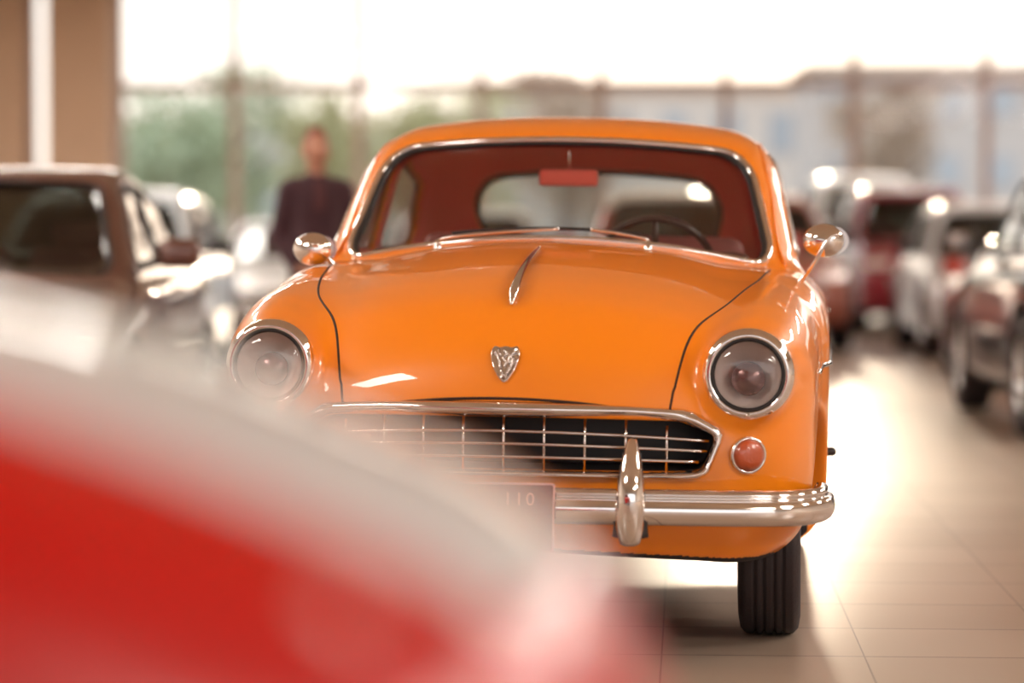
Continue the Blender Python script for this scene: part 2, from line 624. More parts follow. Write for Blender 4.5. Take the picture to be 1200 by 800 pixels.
def floor_material():
    m = bpy.data.materials.new('beige_polished_floor_tiles')
    m.use_nodes = True
    nt = m.node_tree; N = nt.nodes.new; L = nt.links.new
    b = nt.nodes['Principled BSDF']
    b.inputs['Specular IOR Level'].default_value = 0.36
    geo = N('ShaderNodeNewGeometry')
    vr = N('ShaderNodeVectorRotate'); vr.rotation_type = 'Z_AXIS'
    vr.inputs['Angle'].default_value = -ROOM
    L(geo.outputs['Position'], vr.inputs['Vector'])
    # tile joint through world point (.949, 7.32)
    px, py = 0.949, 7.32
    c, s = math.cos(-ROOM), math.sin(-ROOM)
    ux, uy = px * c - py * s, px * s + py * c
    sub = N('ShaderNodeVectorMath'); sub.operation = 'SUBTRACT'; sub.inputs[1].default_value = (ux, uy, 0)
    L(vr.outputs[0], sub.inputs[0])
    sc = N('ShaderNodeVectorMath'); sc.operation = 'SCALE'; sc.inputs['Scale'].default_value = 1 / 0.545
    L(sub.outputs[0], sc.inputs[0])
    fr = N('ShaderNodeVectorMath'); fr.operation = 'FRACTION'; L(sc.outputs[0], fr.inputs[0])
    fl = N('ShaderNodeVectorMath'); fl.operation = 'FLOOR'; L(sc.outputs[0], fl.inputs[0])
    sp = N('ShaderNodeSeparateXYZ'); L(fr.outputs[0], sp.inputs[0])
    def edge(o, w):
        a = N('ShaderNodeMath'); a.operation = 'SUBTRACT'; a.inputs[0].default_value = 1.0; L(o, a.inputs[1])
        mi = N('ShaderNodeMath'); mi.operation = 'MINIMUM'; L(o, mi.inputs[0]); L(a.outputs[0], mi.inputs[1])
        lt = N('ShaderNodeMath'); lt.operation = 'LESS_THAN'; lt.inputs[1].default_value = w; L(mi.outputs[0], lt.inputs[0])
        return lt
    ex, ey = edge(sp.outputs[0], 0.0042), edge(sp.outputs[1], 0.011)
    mx = N('ShaderNodeMath'); mx.operation = 'MAXIMUM'; L(ex.outputs[0], mx.inputs[0]); L(ey.outputs[0], mx.inputs[1])
    wn = N('ShaderNodeTexWhiteNoise'); wn.noise_dimensions = '2D'; L(fl.outputs[0], wn.inputs['Vector'])
    nz = N('ShaderNodeTexNoise'); nz.inputs['Scale'].default_value = 1.2; nz.inputs['Detail'].default_value = 5
    L(geo.outputs['Position'], nz.inputs['Vector'])
    ad = N('ShaderNodeMath'); ad.operation = 'ADD'; L(wn.outputs['Value'], ad.inputs[0]); L(nz.outputs['Fac'], ad.inputs[1])
    ml = N('ShaderNodeMath'); ml.operation = 'MULTIPLY'; ml.inputs[1].default_value = 0.5; L(ad.outputs[0], ml.inputs[0])
    tile = N('ShaderNodeMix'); tile.data_type = 'RGBA'
    tile.inputs['A'].default_value = (0.32, 0.235, 0.175, 1); tile.inputs['B'].default_value = (0.43, 0.335, 0.265, 1)
    L(ml.outputs[0], tile.inputs['Factor'])
    fin = N('ShaderNodeMix'); fin.data_type = 'RGBA'; fin.inputs['B'].default_value = (0.12, 0.07, 0.05, 1)
    L(mx.outputs[0], fin.inputs['Factor']); L(tile.outputs['Result'], fin.inputs['A'])
    L(fin.outputs['Result'], b.inputs['Base Color'])
    rr = N('ShaderNodeMapRange'); rr.inputs['To Min'].default_value = 0.26; rr.inputs['To Max'].default_value = 0.40
    L(nz.outputs['Fac'], rr.inputs[0]); L(rr.outputs[0], b.inputs['Roughness'])
    bp = N('ShaderNodeBump'); bp.inputs['Strength'].default_value = 0.6; bp.inputs['Distance'].default_value = 0.002; bp.invert = True
    L(mx.outputs[0], bp.inputs['Height']); L(bp.outputs[0], b.inputs['Normal'])
    return m

M['floor'] = floor_material()
M['ceiling'] = mat('ceiling_plaster', (0.66, 0.55, 0.43), 0.9)
M['wall'] = mat('warm_plaster', (0.80, 0.55, 0.38), 0.85, noise=(0.8, 0.12))
M['sidewall'] = mat('cream_plaster', (0.72, 0.66, 0.60), 0.85, noise=(0.8, 0.08))
M['mullion'] = mat('window_bar_metal', (0.50, 0.33, 0.27), 0.5, 0.3)
M['outground'] = mat('pale_forecourt', (0.52, 0.47, 0.42), 0.9, noise=(0.2, 0.3))
M['lamp'] = mat('fill_panel_glow', (0.9, 0.9, 0.9), 0.5, emit=(1.0, 0.93, 0.84), estr=FILL_STRENGTH)  # glow of the unseen panels added as fill light

WALL_Y = 45.0
XL, XR, YB, CEIL = -12.0, 16.0, -14.0, 5.45
def room_box(name, x0, x1, y0, y1, z0, z1, m, kind='structure', bev=0.0):
    V, F = box(((x0 + x1) / 2, (y0 + y1) / 2, (z0 + z1) / 2), (x1 - x0, y1 - y0, z1 - z0), bev)
    V = np.array([(*rw(v[0], v[1]), v[2]) for v in V])
    o = new_mesh(name, V, F, m, smooth=False)
    if kind: o['kind'] = kind
    return o
room_box('floor', XL - 0.3, XR + 0.3, YB, WALL_Y + 0.3, -0.2, 0.0, M['floor'])
room_box('ceiling', XL - 0.3, XR + 0.3, YB, WALL_Y + 0.3, CEIL, CEIL + 0.25, M['ceiling'])
room_box('wall_left', XL - 0.3, XL, YB, WALL_Y + 0.3, 0, CEIL, M['sidewall'])
room_box('wall_right', XR, XR + 0.3, YB, WALL_Y + 0.3, 0, CEIL, M['sidewall'])
room_box('ground', -90, 90, WALL_Y + 0.31, 200, -0.4, -0.05, M['outground'])
room_box('ground', -90, 90, -120, YB - 0.01, -0.4, -0.05, M['outground'])
# positions on the far wall where a picture column falls (wall seen at about 45 m)
def wall_x(px, y=WALL_Y):
    k = (px - 600) / FPX
    c, s = math.cos(ROOM), math.sin(ROOM)
    # world = (X*c - y*s, X*s + y*c); X*c - y*s = k*(X*s + y*c)
    return (k * y * c + y * s) / (c - k * s)
edges_px = [275, 420, 563, 705, 850, 1000, 1155]
mx_ = [wall_x(p) for p in edges_px]
pitch = (mx_[-1] - mx_[0]) / 6
w0 = wall_x(140)
xs_m = [w0] + mx_
while xs_m[-1] + pitch < XR: xs_m.append(xs_m[-1] + pitch)
room_box('wall_far', XL, wall_x(-12), WALL_Y, WALL_Y + 0.3, 0, CEIL, M['wall'])
room_box('trim_1', wall_x(-12), wall_x(38), WALL_Y - 0.5, WALL_Y + 0.3, 0, CEIL, M['wall'], bev=0.02)
room_box('trim_2', wall_x(63), wall_x(138), WALL_Y - 0.5, WALL_Y + 0.3, 0, CEIL, M['wall'], bev=0.02)
TR_Z = 1.10 + 190 * 45 / FPX
def window(n, xa, xb):
    fr = []
    w = 0.07
    y = WALL_Y + 0.1
    def bx(x0, x1, y0, y1, z0, z1): fr.append(box(((x0 + x1) / 2, (y0 + y1) / 2, (z0 + z1) / 2), (x1 - x0, y1 - y0, z1 - z0), 0.006))
    bx(xa, xa + w, y - 0.08, y + 0.08, 0, CEIL); bx(xb - w, xb, y - 0.08, y + 0.08, 0, CEIL)
    if xb - xa > 0.8:
        bx(xa + w, xb - w, y - 0.07, y + 0.07, TR_Z - 0.07, TR_Z + 0.07)
    bx(xa + w, xb - w, y - 0.07, y + 0.07, 0, 0.12); bx(xa + w, xb - w, y - 0.07, y + 0.07, CEIL - 0.1, CEIL)
    V, F = join(fr)
    V = np.array([(*rw(v[0], v[1]), v[2]) for v in V])
    o = new_mesh('window_%d' % n, V, F, M['mullion'], smooth=False); o['kind'] = 'structure'
    V, F = box(((xa + xb) / 2, y, CEIL / 2), (xb - xa - 2 * w, 0.012, CEIL - 0.2))
    V = np.array([(*rw(v[0], v[1]), v[2]) for v in V])
    g = new_mesh('glass', V, F, M['pane'], o, smooth=False)
window(1, wall_x(38), wall_x(63))
for i in range(len(xs_m) - 1):
    window(i + 2, xs_m[i], xs_m[i + 1])
room_box('wall_far_right', xs_m[-1], XR, WALL_Y, WALL_Y + 0.3, 0, CEIL, M['wall'])
# unseen ceiling panels, added to brighten the cars and the hall
for i, (x, y) in enumerate([(-5.6, 1.5), (7.5, -4.0), (7.5, 2.0), (10.5, -1.0)] + [(a, b) for b in (8.0, 14.0, 21.0, 29.0, 37.0) for a in (-7.5, 7.5)]):
    r = empty('fill_panel', (*rw(x, y), CEIL - 0.06), ROOM, label='flat rectangular fill light panel, unseen, added above the showroom cars', cat='added fill light', group='added fill light panels')
    new_mesh('added_fill_housing', *box((0, 0, 0.03), (2.5, 1.6, 0.06), 0.01), M['mullion'], r, smooth=False)
    new_mesh('added_fill_diffuser', *box((0, 0, -0.004), (2.4, 1.5, 0.02), 0.004), M['lamp'], r, smooth=False)  # glowing face of the added fill panel, not a lamp of the hall

# ------------------------------------------------------------------ outside: trees and buildings
def leaf_mat(name, c):
    return mat(name, c, 0.7, noise=(1.5, 0.4))  # leaf colours are set light to imitate haze over the trees
M['leafa'] = leaf_mat('haze_paled_green_leaves', (0.60, 0.66, 0.42))
M['leafb'] = leaf_mat('yellow_green_leaves', (0.72, 0.66, 0.36))
M['leafc'] = leaf_mat('autumn_leaves', (0.68, 0.50, 0.36))
M['bark'] = mat('bark', (0.20, 0.14, 0.10), 0.9)
def tree(px, D, h, r, m, seed, label):
    rnd = np.random.RandomState(seed)
    x = (px - 600) / FPX * D
    root = empty('tree', (x, D, -0.05), 0, label=label, cat='tree')
    P = [(0, 0, 0), (0.05, 0, h * 0.3), (-0.05, 0.02, h * 0.62)]
    parts = [tube(catmull(P, 4), np.linspace(h * 0.028, h * 0.014, 9), 8)]
    for k in range(5):
        a = rnd.rand() * 2 * PI
        z0 = h * (0.35 + 0.05 * k)
        parts.append(tube([(0, 0, z0), (math.cos(a) * r * 0.4, math.sin(a) * r * 0.4, z0 + h * 0.12), (math.cos(a) * r * 0.7, math.sin(a) * r * 0.7, z0 + h * 0.2)], [h * 0.012, h * 0.008, h * 0.004], 6))
    new_mesh('trunk', *join(parts), M['bark'], root)
    n = 2600
    C = []
    cl = rnd.randn(14, 3) * np.array([r * 0.42, r * 0.42, h * 0.15]) + np.array([0, 0, h * 0.64])
    cen = cl[rnd.randint(0, 14, n)] + rnd.randn(n, 3) * r * 0.22
    cen[:, 2] = np.clip(cen[:, 2], h * 0.28, h)
    V = np.zeros((n * 4, 3)); 
    a = rnd.randn(n, 3); a /= np.linalg.norm(a, axis=1)[:, None]
    b = np.cross(a, rnd.randn(n, 3)); b /= np.linalg.norm(b, axis=1)[:, None]
    s = (0.07 + 0.08 * rnd.rand(n))[:, None] * (r / 2.0) ** 0.5 * 1.4
    V[0::4] = cen - a * s; V[1::4] = cen + b * s * 0.5; V[2::4] = cen + a * s; V[3::4] = cen - b * s * 0.5
    new_mesh('foliage', V, np.arange(n * 4).reshape(-1, 4), m, root, smooth=False)
tree(205, 62, 4.6, 2.0, M['leafa'], 1, 'green tree with haze put into its leaf colour, outside the leftmost wide window pane')
tree(290, 78, 7.4, 1.6, M['leafa'], 2, 'taller thin green tree outside behind the first window bar')
tree(400, 66, 4.8, 1.3, M['leafb'], 3, 'small tree outside behind the person in the dark suit')
tree(490, 70, 5.2, 2.3, M['leafb'], 4, 'broad yellow-green tree outside, left of the orange car roof')
tree(1050, 74, 5.4, 1.8, M['leafc'], 5, 'brown-leaved tree outside above the maroon van')
tree(660, 92, 7.0, 2.4, M['leafc'], 6, 'faint brownish tree far outside above the orange car roof')
M['winpane'] = mat('far_window_pane', (0.45, 0.47, 0.50), 0.15)
def building(px, D, w, h, col, name_label, floors, cols):
    x = (px - 600) / FPX * D
    m = mat('render_wall', col, 0.9, noise=(0.4, 0.15))
    fm = mat('pale_window_frame', [c * 0.8 for c in col], 0.8)
    r = empty('building', (x, D, -0.05), 0, label=name_label, cat='building')
    new_mesh('walls', *box((0, 3, h / 2), (w, 6, h), 0.03), m, r, smooth=False)
    new_mesh('roof', *box((0, 3, h + 0.12), (w + 0.5, 6.5, 0.24), 0.04), M['wall'], r, smooth=False)
    for i in range(floors):
        for j in range(cols):
            cx = -w / 2 + (j + 0.5) * w / cols; cz = (i + 0.55) * h / floors
            f = new_mesh('window', *box((cx, -0.02, cz), (w / cols * 0.5, 0.1, h / floors * 0.5), 0.01), fm, r, smooth=False)
            new_mesh('pane', *box((cx, -0.075, cz), (w / cols * 0.44, 0.02, h / floors * 0.44)), M['winpane'], f, smooth=False)
building(1110, 96, 9.5, 7.4, (0.66, 0.58, 0.53), 'grey-beige building outside at the far right windows', 3, 5)
building(350, 100, 12.0, 5.6, (0.74, 0.70, 0.62), 'low pale building outside behind the person', 1, 4)
building(790, 110, 15.0, 7.4, (0.80, 0.70, 0.62), 'long low cream building outside beyond the orange car', 2, 7)


# ------------------------------------------------------------------ the orange classic car
def grid_axes(x0, x1, dx):
    n = int(round((x1 - x0) / dx))
    return np.linspace(x0, x1, n + 1)

def hero():
    TH = math.asin(0.1035)
    root = empty('orange_classic_car', (-0.0295, 7.13, 0), -TH,
                 label='shiny orange vintage car with chrome grille and round headlights, in the centre', cat='car')
    XF[0] = 0.0165
    dx = 0.0085
    xs = grid_axes(-0.935, 0.935, dx)
    ys = np.r_[np.arange(-0.06, 1.62, dx), np.arange(1.62, 4.25, 0.016)]
    zs = grid_axes(0.24, 1.62, dx)
    X = xs[:, None, None].astype(np.float32); Y = ys[None, :, None].astype(np.float32); Z = zs[None, None, :].astype(np.float32)
    aX = np.abs(X)
    # bonnet and nose volume
    hoodP = [(0.04, 0.315), (-0.002, 0.40), (-0.012, 0.52), (-0.008, 0.64), (0.006, 0.73), (0.035, 0.81), (0.09, 0.882), (0.19, 0.952),
             (0.36, 1.008), (0.6, 1.053), (0.9, 1.090), (1.2, 1.115), (1.45, 1.122), (1.9, 1.10), (1.95, 0.6), (1.9, 0.315), (1.0, 0.312), (0.3, 0.31)]
    S1 = Side(hoodP, res=0.008)
    drop = 0.080 * (aX / 0.62) ** 3.4 * np.clip((Z - 0.5) / 0.25, 0, 1) + 0.010 * (np.sqrt(X * X + 0.02 ** 2) - 0.02) / 0.2
    h = S1(Y - 0.10 * (aX / 0.6) ** 2.2, Z + drop)
    hood = smax(h, aX - 0.72, 0.16)
    # front wings
    def wY(y):
        return np.interp(y, [-0.1, 0.2, 0.5, 1.0, 2.0, 3.0, 3.6, 4.0, 4.2], [0.775, 0.800, 0.822, 0.838, 0.845, 0.835, 0.79, 0.70, 0.6]).astype(np.float32)
    w = wY(ys)[None, :, None]
    wingP = [(0.20, 0.315), (0.150, 0.42), (0.118, 0.56), (0.105, 0.70), (0.108, 0.80), (0.130, 0.868), (0.185, 0.912), (0.32, 0.950),
             (0.6, 0.985), (0.95, 1.012), (1.3, 1.030), (1.8, 1.035), (2.1, 0.95), (2.1, 0.4), (2.0, 0.315), (1.0, 0.31)]
    S2 = Side(wingP, res=0.008)
    wc = 0.640 + (Y * 0.02)
    band = np.maximum(aX - w, 0.50 - aX)
    wing = smax(S2(Y - 3.2 * np.maximum(aX - 0.62, 0) ** 2, Z + 0.9 * (aX - wc) ** 2 * np.clip((Z - 0.45) / 0.25, 0, 1)), band, 0.17)
    # doors and tail
    bodyP = [(0.9, 0.315), (0.9, 0.9), (1.1, 1.0), (1.5, 1.035), (2.2, 1.035), (2.9, 1.02), (3.4, 0.99), (3.75, 0.93), (3.98, 0.80), (4.08, 0.62),
             (4.06, 0.45), (4.0, 0.34), (3.6, 0.31), (2.0, 0.305)]
    S3 = Side(bodyP, res=0.01)
    body = smax(S3(Y, Z + 0.03 * (aX / 0.8) ** 2), aX - w, 0.16)
    low = smin(smin(hood, wing, 0.075), body, 0.08)
    # round lamp housings
    for sx in (-1, 1):
        rr = np.sqrt((X - sx * 0.635) ** 2 + (Z - 0.778) ** 2)
        cyl = smax(rr - 0.120, np.abs(Y - 0.2) - 0.125, 0.03)
        low = smin(low, cyl, 0.05)
    # greenhouse
    cabP = [(1.30, 0.95), (1.385, 1.095), (1.60, 1.275), (1.80, 1.432), (1.93, 1.498), (2.10, 1.533), (2.35, 1.548), (2.65, 1.538), (2.95, 1.49), (3.25, 1.385),
            (3.5, 1.24), (3.7, 1.08), (3.82, 0.95), (3.8, 0.6), (3.5, 0.45), (2.5, 0.43), (1.6, 0.45), (1.35, 0.7)]
    S4 = Side(cabP, res=0.008)
    hw = np.interp(zs, [0.3, 1.0, 1.10, 1.43, 1.6], [0.77, 0.765, 0.755, 0.672, 0.60]).astype(np.float32)[None, None, :]
    back = np.interp(ys, [1.2, 2.6, 3.3, 3.9], [0.0, 0.0, 0.05, 0.16]).astype(np.float32)[None, :, None]
    Gs = S4(Y - 0.115 * (aX / 0.65) ** 2.2 * np.clip((2.4 - Y) / 0.7, 0, 1) + 0.18 * (aX / 0.6) ** 2 * np.clip((Y - 2.7) / 0.7, 0, 1), Z + 0.055 * (aX / 0.62) ** 2.4)
    Gw = (aX - hw + back) * 0.98
    G = smax(Gs, Gw, 0.13)
    outer = smin(low, G, 0.045)
    # wheel arches
    def arch(y0, rad, out):
        c = np.sqrt((Y - y0) ** 2 + (Z - 0.31) ** 2) - rad
        c = np.maximum(c, 0.50 - aX)
        return smax(out, -c, 0.02)
    FOUT = arch(3.17, 0.345, arch(0.72, 0.355, outer))
    outF = Field(FOUT, xs, ys, zs)
    # cuts
    gl = round_poly([(-0.518, 0.521), (0.518, 0.521), (0.555, 0.614), (0.46, 0.650), (-0.46, 0.650), (-0.555, 0.614)], [0.035, 0.035, 0.018, 0.08, 0.08, 0.018])
    def bow(P, a, z0, p=2.0):   # lift the top of an outline towards the middle
        P = P.copy(); k = np.clip((P[:, 1] - 0.58) / 0.07, 0, 1)
        P[:, 1] += a * (1 - (np.abs(P[:, 0]) / 0.56) ** p) * k
        return P
    grille_o = bow(resample(gl, 160), 0.008, 0)
    XX, ZZ = np.meshgrid(xs, zs, indexing='ij')
    g2 = poly_sdf(grille_o, XX, ZZ)[:, None, :]
    gc = np.maximum(g2, Y - 0.24 - 0.08 * (aX / 0.6) ** 2)
    F = smax(FOUT, -gc, 0.006)
    ws = round_poly([(-0.690, 1.128), (0.690, 1.128), (0.590, 1.452), (-0.590, 1.452)], [0.055, 0.055, 0.13, 0.13], 10)
    ws = resample(ws, 160); ws[:, 1] -= np.interp(ws[:, 1], [1.15, 1.40], [0.17, 0.10]) * ws[:, 0] ** 2
    wcut = poly_sdf(ws, XX, ZZ)[:, None, :]
    ylim = 1.315 + 0.115 * (aX / 0.65) ** 2.2
    wcut = np.maximum(np.maximum(wcut, ylim - Y), Y - 2.3)
    rwo = round_poly([(-0.44, 1.12), (0.44, 1.12), (0.510, 1.395), (-0.510, 1.395)], [0.07, 0.07, 0.12, 0.12], 10)
    rwo = resample(rwo, 140); rwo[:, 1] -= 0.16 * rwo[:, 0] ** 2
    rcut = np.maximum(poly_sdf(rwo, XX, ZZ)[:, None, :], 2.75 - Y)
    dw = round_poly([(1.74, 1.088), (2.46, 1.082), (2.46, 1.420), (2.12, 1.418)], [0.02, 0.03, 0.04, 0.09], 8)
    qw = round_poly([(2.57, 1.082), (3.20, 1.095), (2.98, 1.33), (2.57, 1.420)], [0.03, 0.05, 0.12, 0.04], 8)
    YY, Z2 = np.meshgrid(ys, zs, indexing='ij')
    dcut = np.minimum(poly_sdf(dw, YY, Z2), poly_sdf(qw, YY, Z2))[None, :, :]
    dcut = np.maximum(dcut, 0.3 - aX)
    inner = G + 0.034
    F = np.maximum(F, -inner)
    for sx in (-1, 1):      # lamp bowls
        F = np.maximum(F, -np.maximum(np.sqrt((X - sx * 0.635) ** 2 + (Z - 0.778) ** 2) - 0.098, Y - 0.17))
    liner_src = inner
    for c in (wcut, rcut, dcut):
        F = smax(F, -c, 0.006)
    fd = Field(F, xs, ys, zs)
    V, Fq = surface_nets(fd)
    V = fd.project(V, 2)
    N = fd.normal(V)
    C = V[Fq].mean(1)
    inF = Field(inner, xs, ys, zs)
    isin = np.abs(inF.val(C)) < 0.006
    ax_ = np.abs(C[:, 0]); y_, z_ = C[:, 1], C[:, 2]
    bz = np.interp(z_, [0.60, 0.66, 0.81, 0.87, 0.925], [0.425, 0.43, 0.452, 0.47, 0.515])
    by = np.interp(y_, [0.10, 0.30, 0.6, 0.9, 1.3], [0.508, 0.548, 0.600, 0.640, 0.675])
    b = np.where(z_ < 0.925, bz, by)
    ytail = 1.235 + 0.115 * (ax_ / 0.65) ** 2.2
    gtop = 0.702 - 0.055 * (ax_ / 0.5) ** 2
    lab = np.zeros(len(Fq), int)
    hoodm = (ax_ < b) & (y_ < ytail) & (z_ > gtop) & (y_ < 1.5)
    lab[hoodm] = 1
    wingm = (~hoodm) & (y_ < 1.42) & (ax_ > 0.42) & (z_ > 0.31)
    lab[wingm & (C[:, 0] < 0)] = 2
    lab[wingm & (C[:, 0] > 0)] = 3
    door = (ax_ > 0.66) & (y_ > 1.43) & (y_ < 2.52) & (z_ > 0.40) & (z_ < 1.07)
    lab[door & (C[:, 0] < 0)] = 4
    lab[door & (C[:, 0] > 0)] = 5
    lab[(z_ > 1.30) & (y_ > 1.5)] = 6
    lab[isin] = 7
    gr_in = (g2_val(grille_o, C) < 0.004) & (y_ > 0.035 + 0.10 * (ax_ / 0.6) ** 2.2) & (y_ < 0.4)
    lab[gr_in] = 8
    am = ((np.abs(np.hypot(y_ - 0.72, z_ - 0.31) - 0.355) < 0.007) | (np.abs(np.hypot(y_ - 3.17, z_ - 0.31) - 0.345) < 0.007) | ((np.abs(ax_ - 0.50) < 0.008) & (z_ < 0.68))) & (ax_ < 0.80) & (z_ < 0.70)
    lab[am & (lab != 7) & (y_ > 0.3)] = 9
    lab[(z_ < 0.345) & (N[Fq].mean(1)[:, 2] < -0.80)] = 9
    tb = {0: ('body', M['orange']), 1: ('hood', M['orange']), 2: ('fender', M['orange']), 3: ('fender', M['orange']), 4: ('door', M['orange']), 5: ('door', M['orange']),
          6: ('roof', M['orange']), 7: ('headliner', M['headliner']), 8: ('grille_backing', M['black']), 9: ('underbody', M['under'])}
    outs = split_put(V, Fq, N, lab, tb, root)
    # ---- seams
    hood_o = outs[1]
    for sx in (-1, 1):
        zz = np.linspace(0.668, 0.925, 26)
        bx_ = np.interp(zz, [0.60, 0.66, 0.81, 0.87, 0.925], [0.425, 0.43, 0.452, 0.47, 0.515])
        P = outF.ray(np.stack([sx * bx_, np.full(26, -0.2), zz], 1), (0, 1, 0))
        y1 = P[-1][1]
        yy = np.linspace(y1 + 0.02, 1.33, 50)
        b2 = np.interp(yy, [0.10, 0.30, 0.6, 0.9, 1.3], [0.508, 0.548, 0.600, 0.640, 0.675])
        Q = outF.ray(np.stack([sx * b2, yy, np.full(50, 1.35)], 1), (0, 0, -1))
        PP = np.vstack([P, Q]); 
        PP = resample(PP, 110, False)
        for _ in range(3):
            PP[6:-6] = sum(PP[6 + q:len(PP) - 6 + q] for q in range(-6, 7)) / 13
        seam(hood_o, outF, PP, 0.0038)
        # doors
        for yq in (1.43, 2.52):
            z3 = np.linspace(0.40, 1.05, 30)
            P = outF.ray(np.stack([np.full(30, sx * 1.0), np.full(30, yq), z3], 1), (-sx, 0, 0))
            seam(outs[4 if sx < 0 else 5], outF, P, 0.003)
        P = outF.ray(np.stack([np.full(40, sx * 1.0), np.linspace(1.43, 2.52, 40), np.full(40, 0.405)], 1), (-sx, 0, 0))
        seam(outs[4 if sx < 0 else 5], outF, P, 0.003)
    xx = np.linspace(-0.675, 0.675, 60)
    P = outF.ray(np.stack([xx, 1.235 + 0.115 * (np.abs(xx) / 0.65) ** 2.2, np.full(60, 1.35)], 1), (0, 0, -1))
    seam(hood_o, outF, P, 0.0025)
    # shut line above the grille (dark lip under the bonnet edge)
    xx = np.linspace(-0.43, 0.43, 60)
    P = outF.ray(np.stack([xx, np.full(60, -0.2), 0.706 - 0.055 * (np.abs(xx) / 0.5) ** 2], 1), (0, 1, 0))
    seam(hood_o, outF, P, 0.0045)
    # ---- windscreen and other glass with chrome surrounds
    gf = Field(smin(low, G, 0.045), xs, ys, zs)
    def glazing(name, outl, axis, start, sign, trim_r, n=150):
        o = put(name, patch(gf, outl, axis, start, sign, 12, -0.012, 96, 0.004), M['glass'], root)
        P = outline3d(gf, outl, axis, start, sign, n, 0.001)
        put('window_trim', tube(P, trim_r, 8, closed=True, flat=0.8), M['chrome'], o)
        P = outline3d(gf, (outl - outl.mean(0)) * 0.982 + outl.mean(0), axis, start, sign, n, -0.008)
        put('window_seal', tube(P, trim_r * 0.9, 8, closed=True), M['black'], o)
        return o
    wsg = glazing('windshield', ws, 'y', 1.30, 1, 0.0115)
    # the windscreen ray starts in front of the scuttle only where that is open; rebuild from above it
    glazing('rear_window', rwo, 'y', 4.5, -1, 0.010)
    for sx in (-1, 1):
        glazing('side_window', resample(dw, 100), 'x', sx * 1.0, -sx, 0.007)
        glazing('quarter_window', resample(qw, 100), 'x', sx * 1.0, -sx, 0.007)
        # A-pillar side chrome
        P = gf.project(np.array([[sx * 0.73, 1.56, 1.075], [sx * 0.715, 1.66, 1.17], [sx * 0.695, 1.80, 1.30], [sx * 0.66, 1.96, 1.42], [sx * 0.64, 2.15, 1.47], [sx * 0.64, 2.5, 1.48], [sx * 0.63, 2.9, 1.44]]))
        put('drip_rail', tube(resample(catmull(P, 8), 50, False), 0.006, 8), M['orange'], outs[6])
    # ---- grille
    xx = np.linspace(-0.56, 0.56, 90)
    def face_y(x, z):
        P = outF.ray(np.stack([x, np.full(len(x), -0.25), z], 1), (0, 1, 0))
        return P[:, 1]
    def loop_at(outl, off):
        O = resample(outl, 200)
        y = face_y(O[:, 0], O[:, 1])
        y = np.convolve(np.r_[y[-4:], y, y[:4]], np.ones(9) / 9, 'valid')
        return np.stack([O[:, 0], y + off, O[:, 1]], 1)
    outer_o = round_poly([(-0.535, 0.503), (0.535, 0.503), (0.582, 0.632), (0.49, 0.676), (-0.49, 0.676), (-0.582, 0.632)], [0.045, 0.045, 0.022, 0.10, 0.10, 0.022])
    outer_o = resample(outer_o, 200); k = np.clip((outer_o[:, 1] - 0.60) / 0.06, 0, 1)
    outer_o[:, 1] += 0.024 * (1 - (np.abs(outer_o[:, 0]) / 0.58) ** 2) * k
    # radial correspondence between inner and outer rings
    def polar(outl, n=220):
        O = resample(outl, 900); c = np.array([0, 0.59])
        a = np.arctan2((O[:, 1] - c[1]) * 5, O[:, 0]); od = np.argsort(a); a = a[od]; O = O[od]
        t = np.linspace(-PI, PI, n + 1)[:-1]
        return np.stack([np.interp(t, a, O[:, 0], period=2 * PI), np.interp(t, a, O[:, 1], period=2 * PI)], 1)
    Oo, Oi = polar(outer_o), polar(grille_o)
    rings = []
    for f, o in ((0.0, 0.004), (0.06, -0.010), (0.25, -0.022), (0.5, -0.027), (0.75, -0.022), (0.95, -0.008), (1.0, 0.02), (1.0, 0.05)):
        Q = Oo + (Oi - Oo) * f
        y = face_y(Oo[:, 0] * 0.97, Oo[:, 1] + 0.006)
        y = np.convolve(np.r_[y[-6:], y, y[:6]], np.ones(13) / 13, 'valid')
        rings.append(np.stack([Q[:, 0], y + o, Q[:, 1]], 1))
    n = len(Oo)
    V2 = np.vstack(rings); F2 = []
    for r in range(len(rings) - 1):
        for q in range(n):
            F2.append([r * n + q, r * n + (q + 1) % n, (r + 1) * n + (q + 1) % n, (r + 1) * n + q])
    gr = put('grille', (V2, F2), M['chrome'], root)
    base_y = lambda x: 0.012 + 0.095 * (np.abs(x) / 0.6) ** 2.2
    for z in (0.616, 0.583, 0.549):
        hwid = 0.535 if z > 0.6 else (0.53 if z > 0.57 else 0.51)
        x = np.linspace(-hwid, hwid, 40)
        P = np.stack([x, base_y(x) + 0.006, z + 0.004 - 0.018 * (x / 0.53) ** 2 * (z - 0.5) / 0.11], 1)
        put('grille_bar', tube(P, 0.0042, 8), M['chrome'], gr)
    for i in range(-4, 5):
        x = i * 0.1065
        zt = float(np.interp(abs(x), [0, 0.3, 0.5], [0.668, 0.657, 0.63]))
        P = np.array([[x, base_y(x) + 0.012, 0.518], [x, base_y(x) + 0.010, 0.59], [x, base_y(x) + 0.012, zt]])
        put('grille_bar', tube(P, 0.0040, 8), M['chrome'], gr)
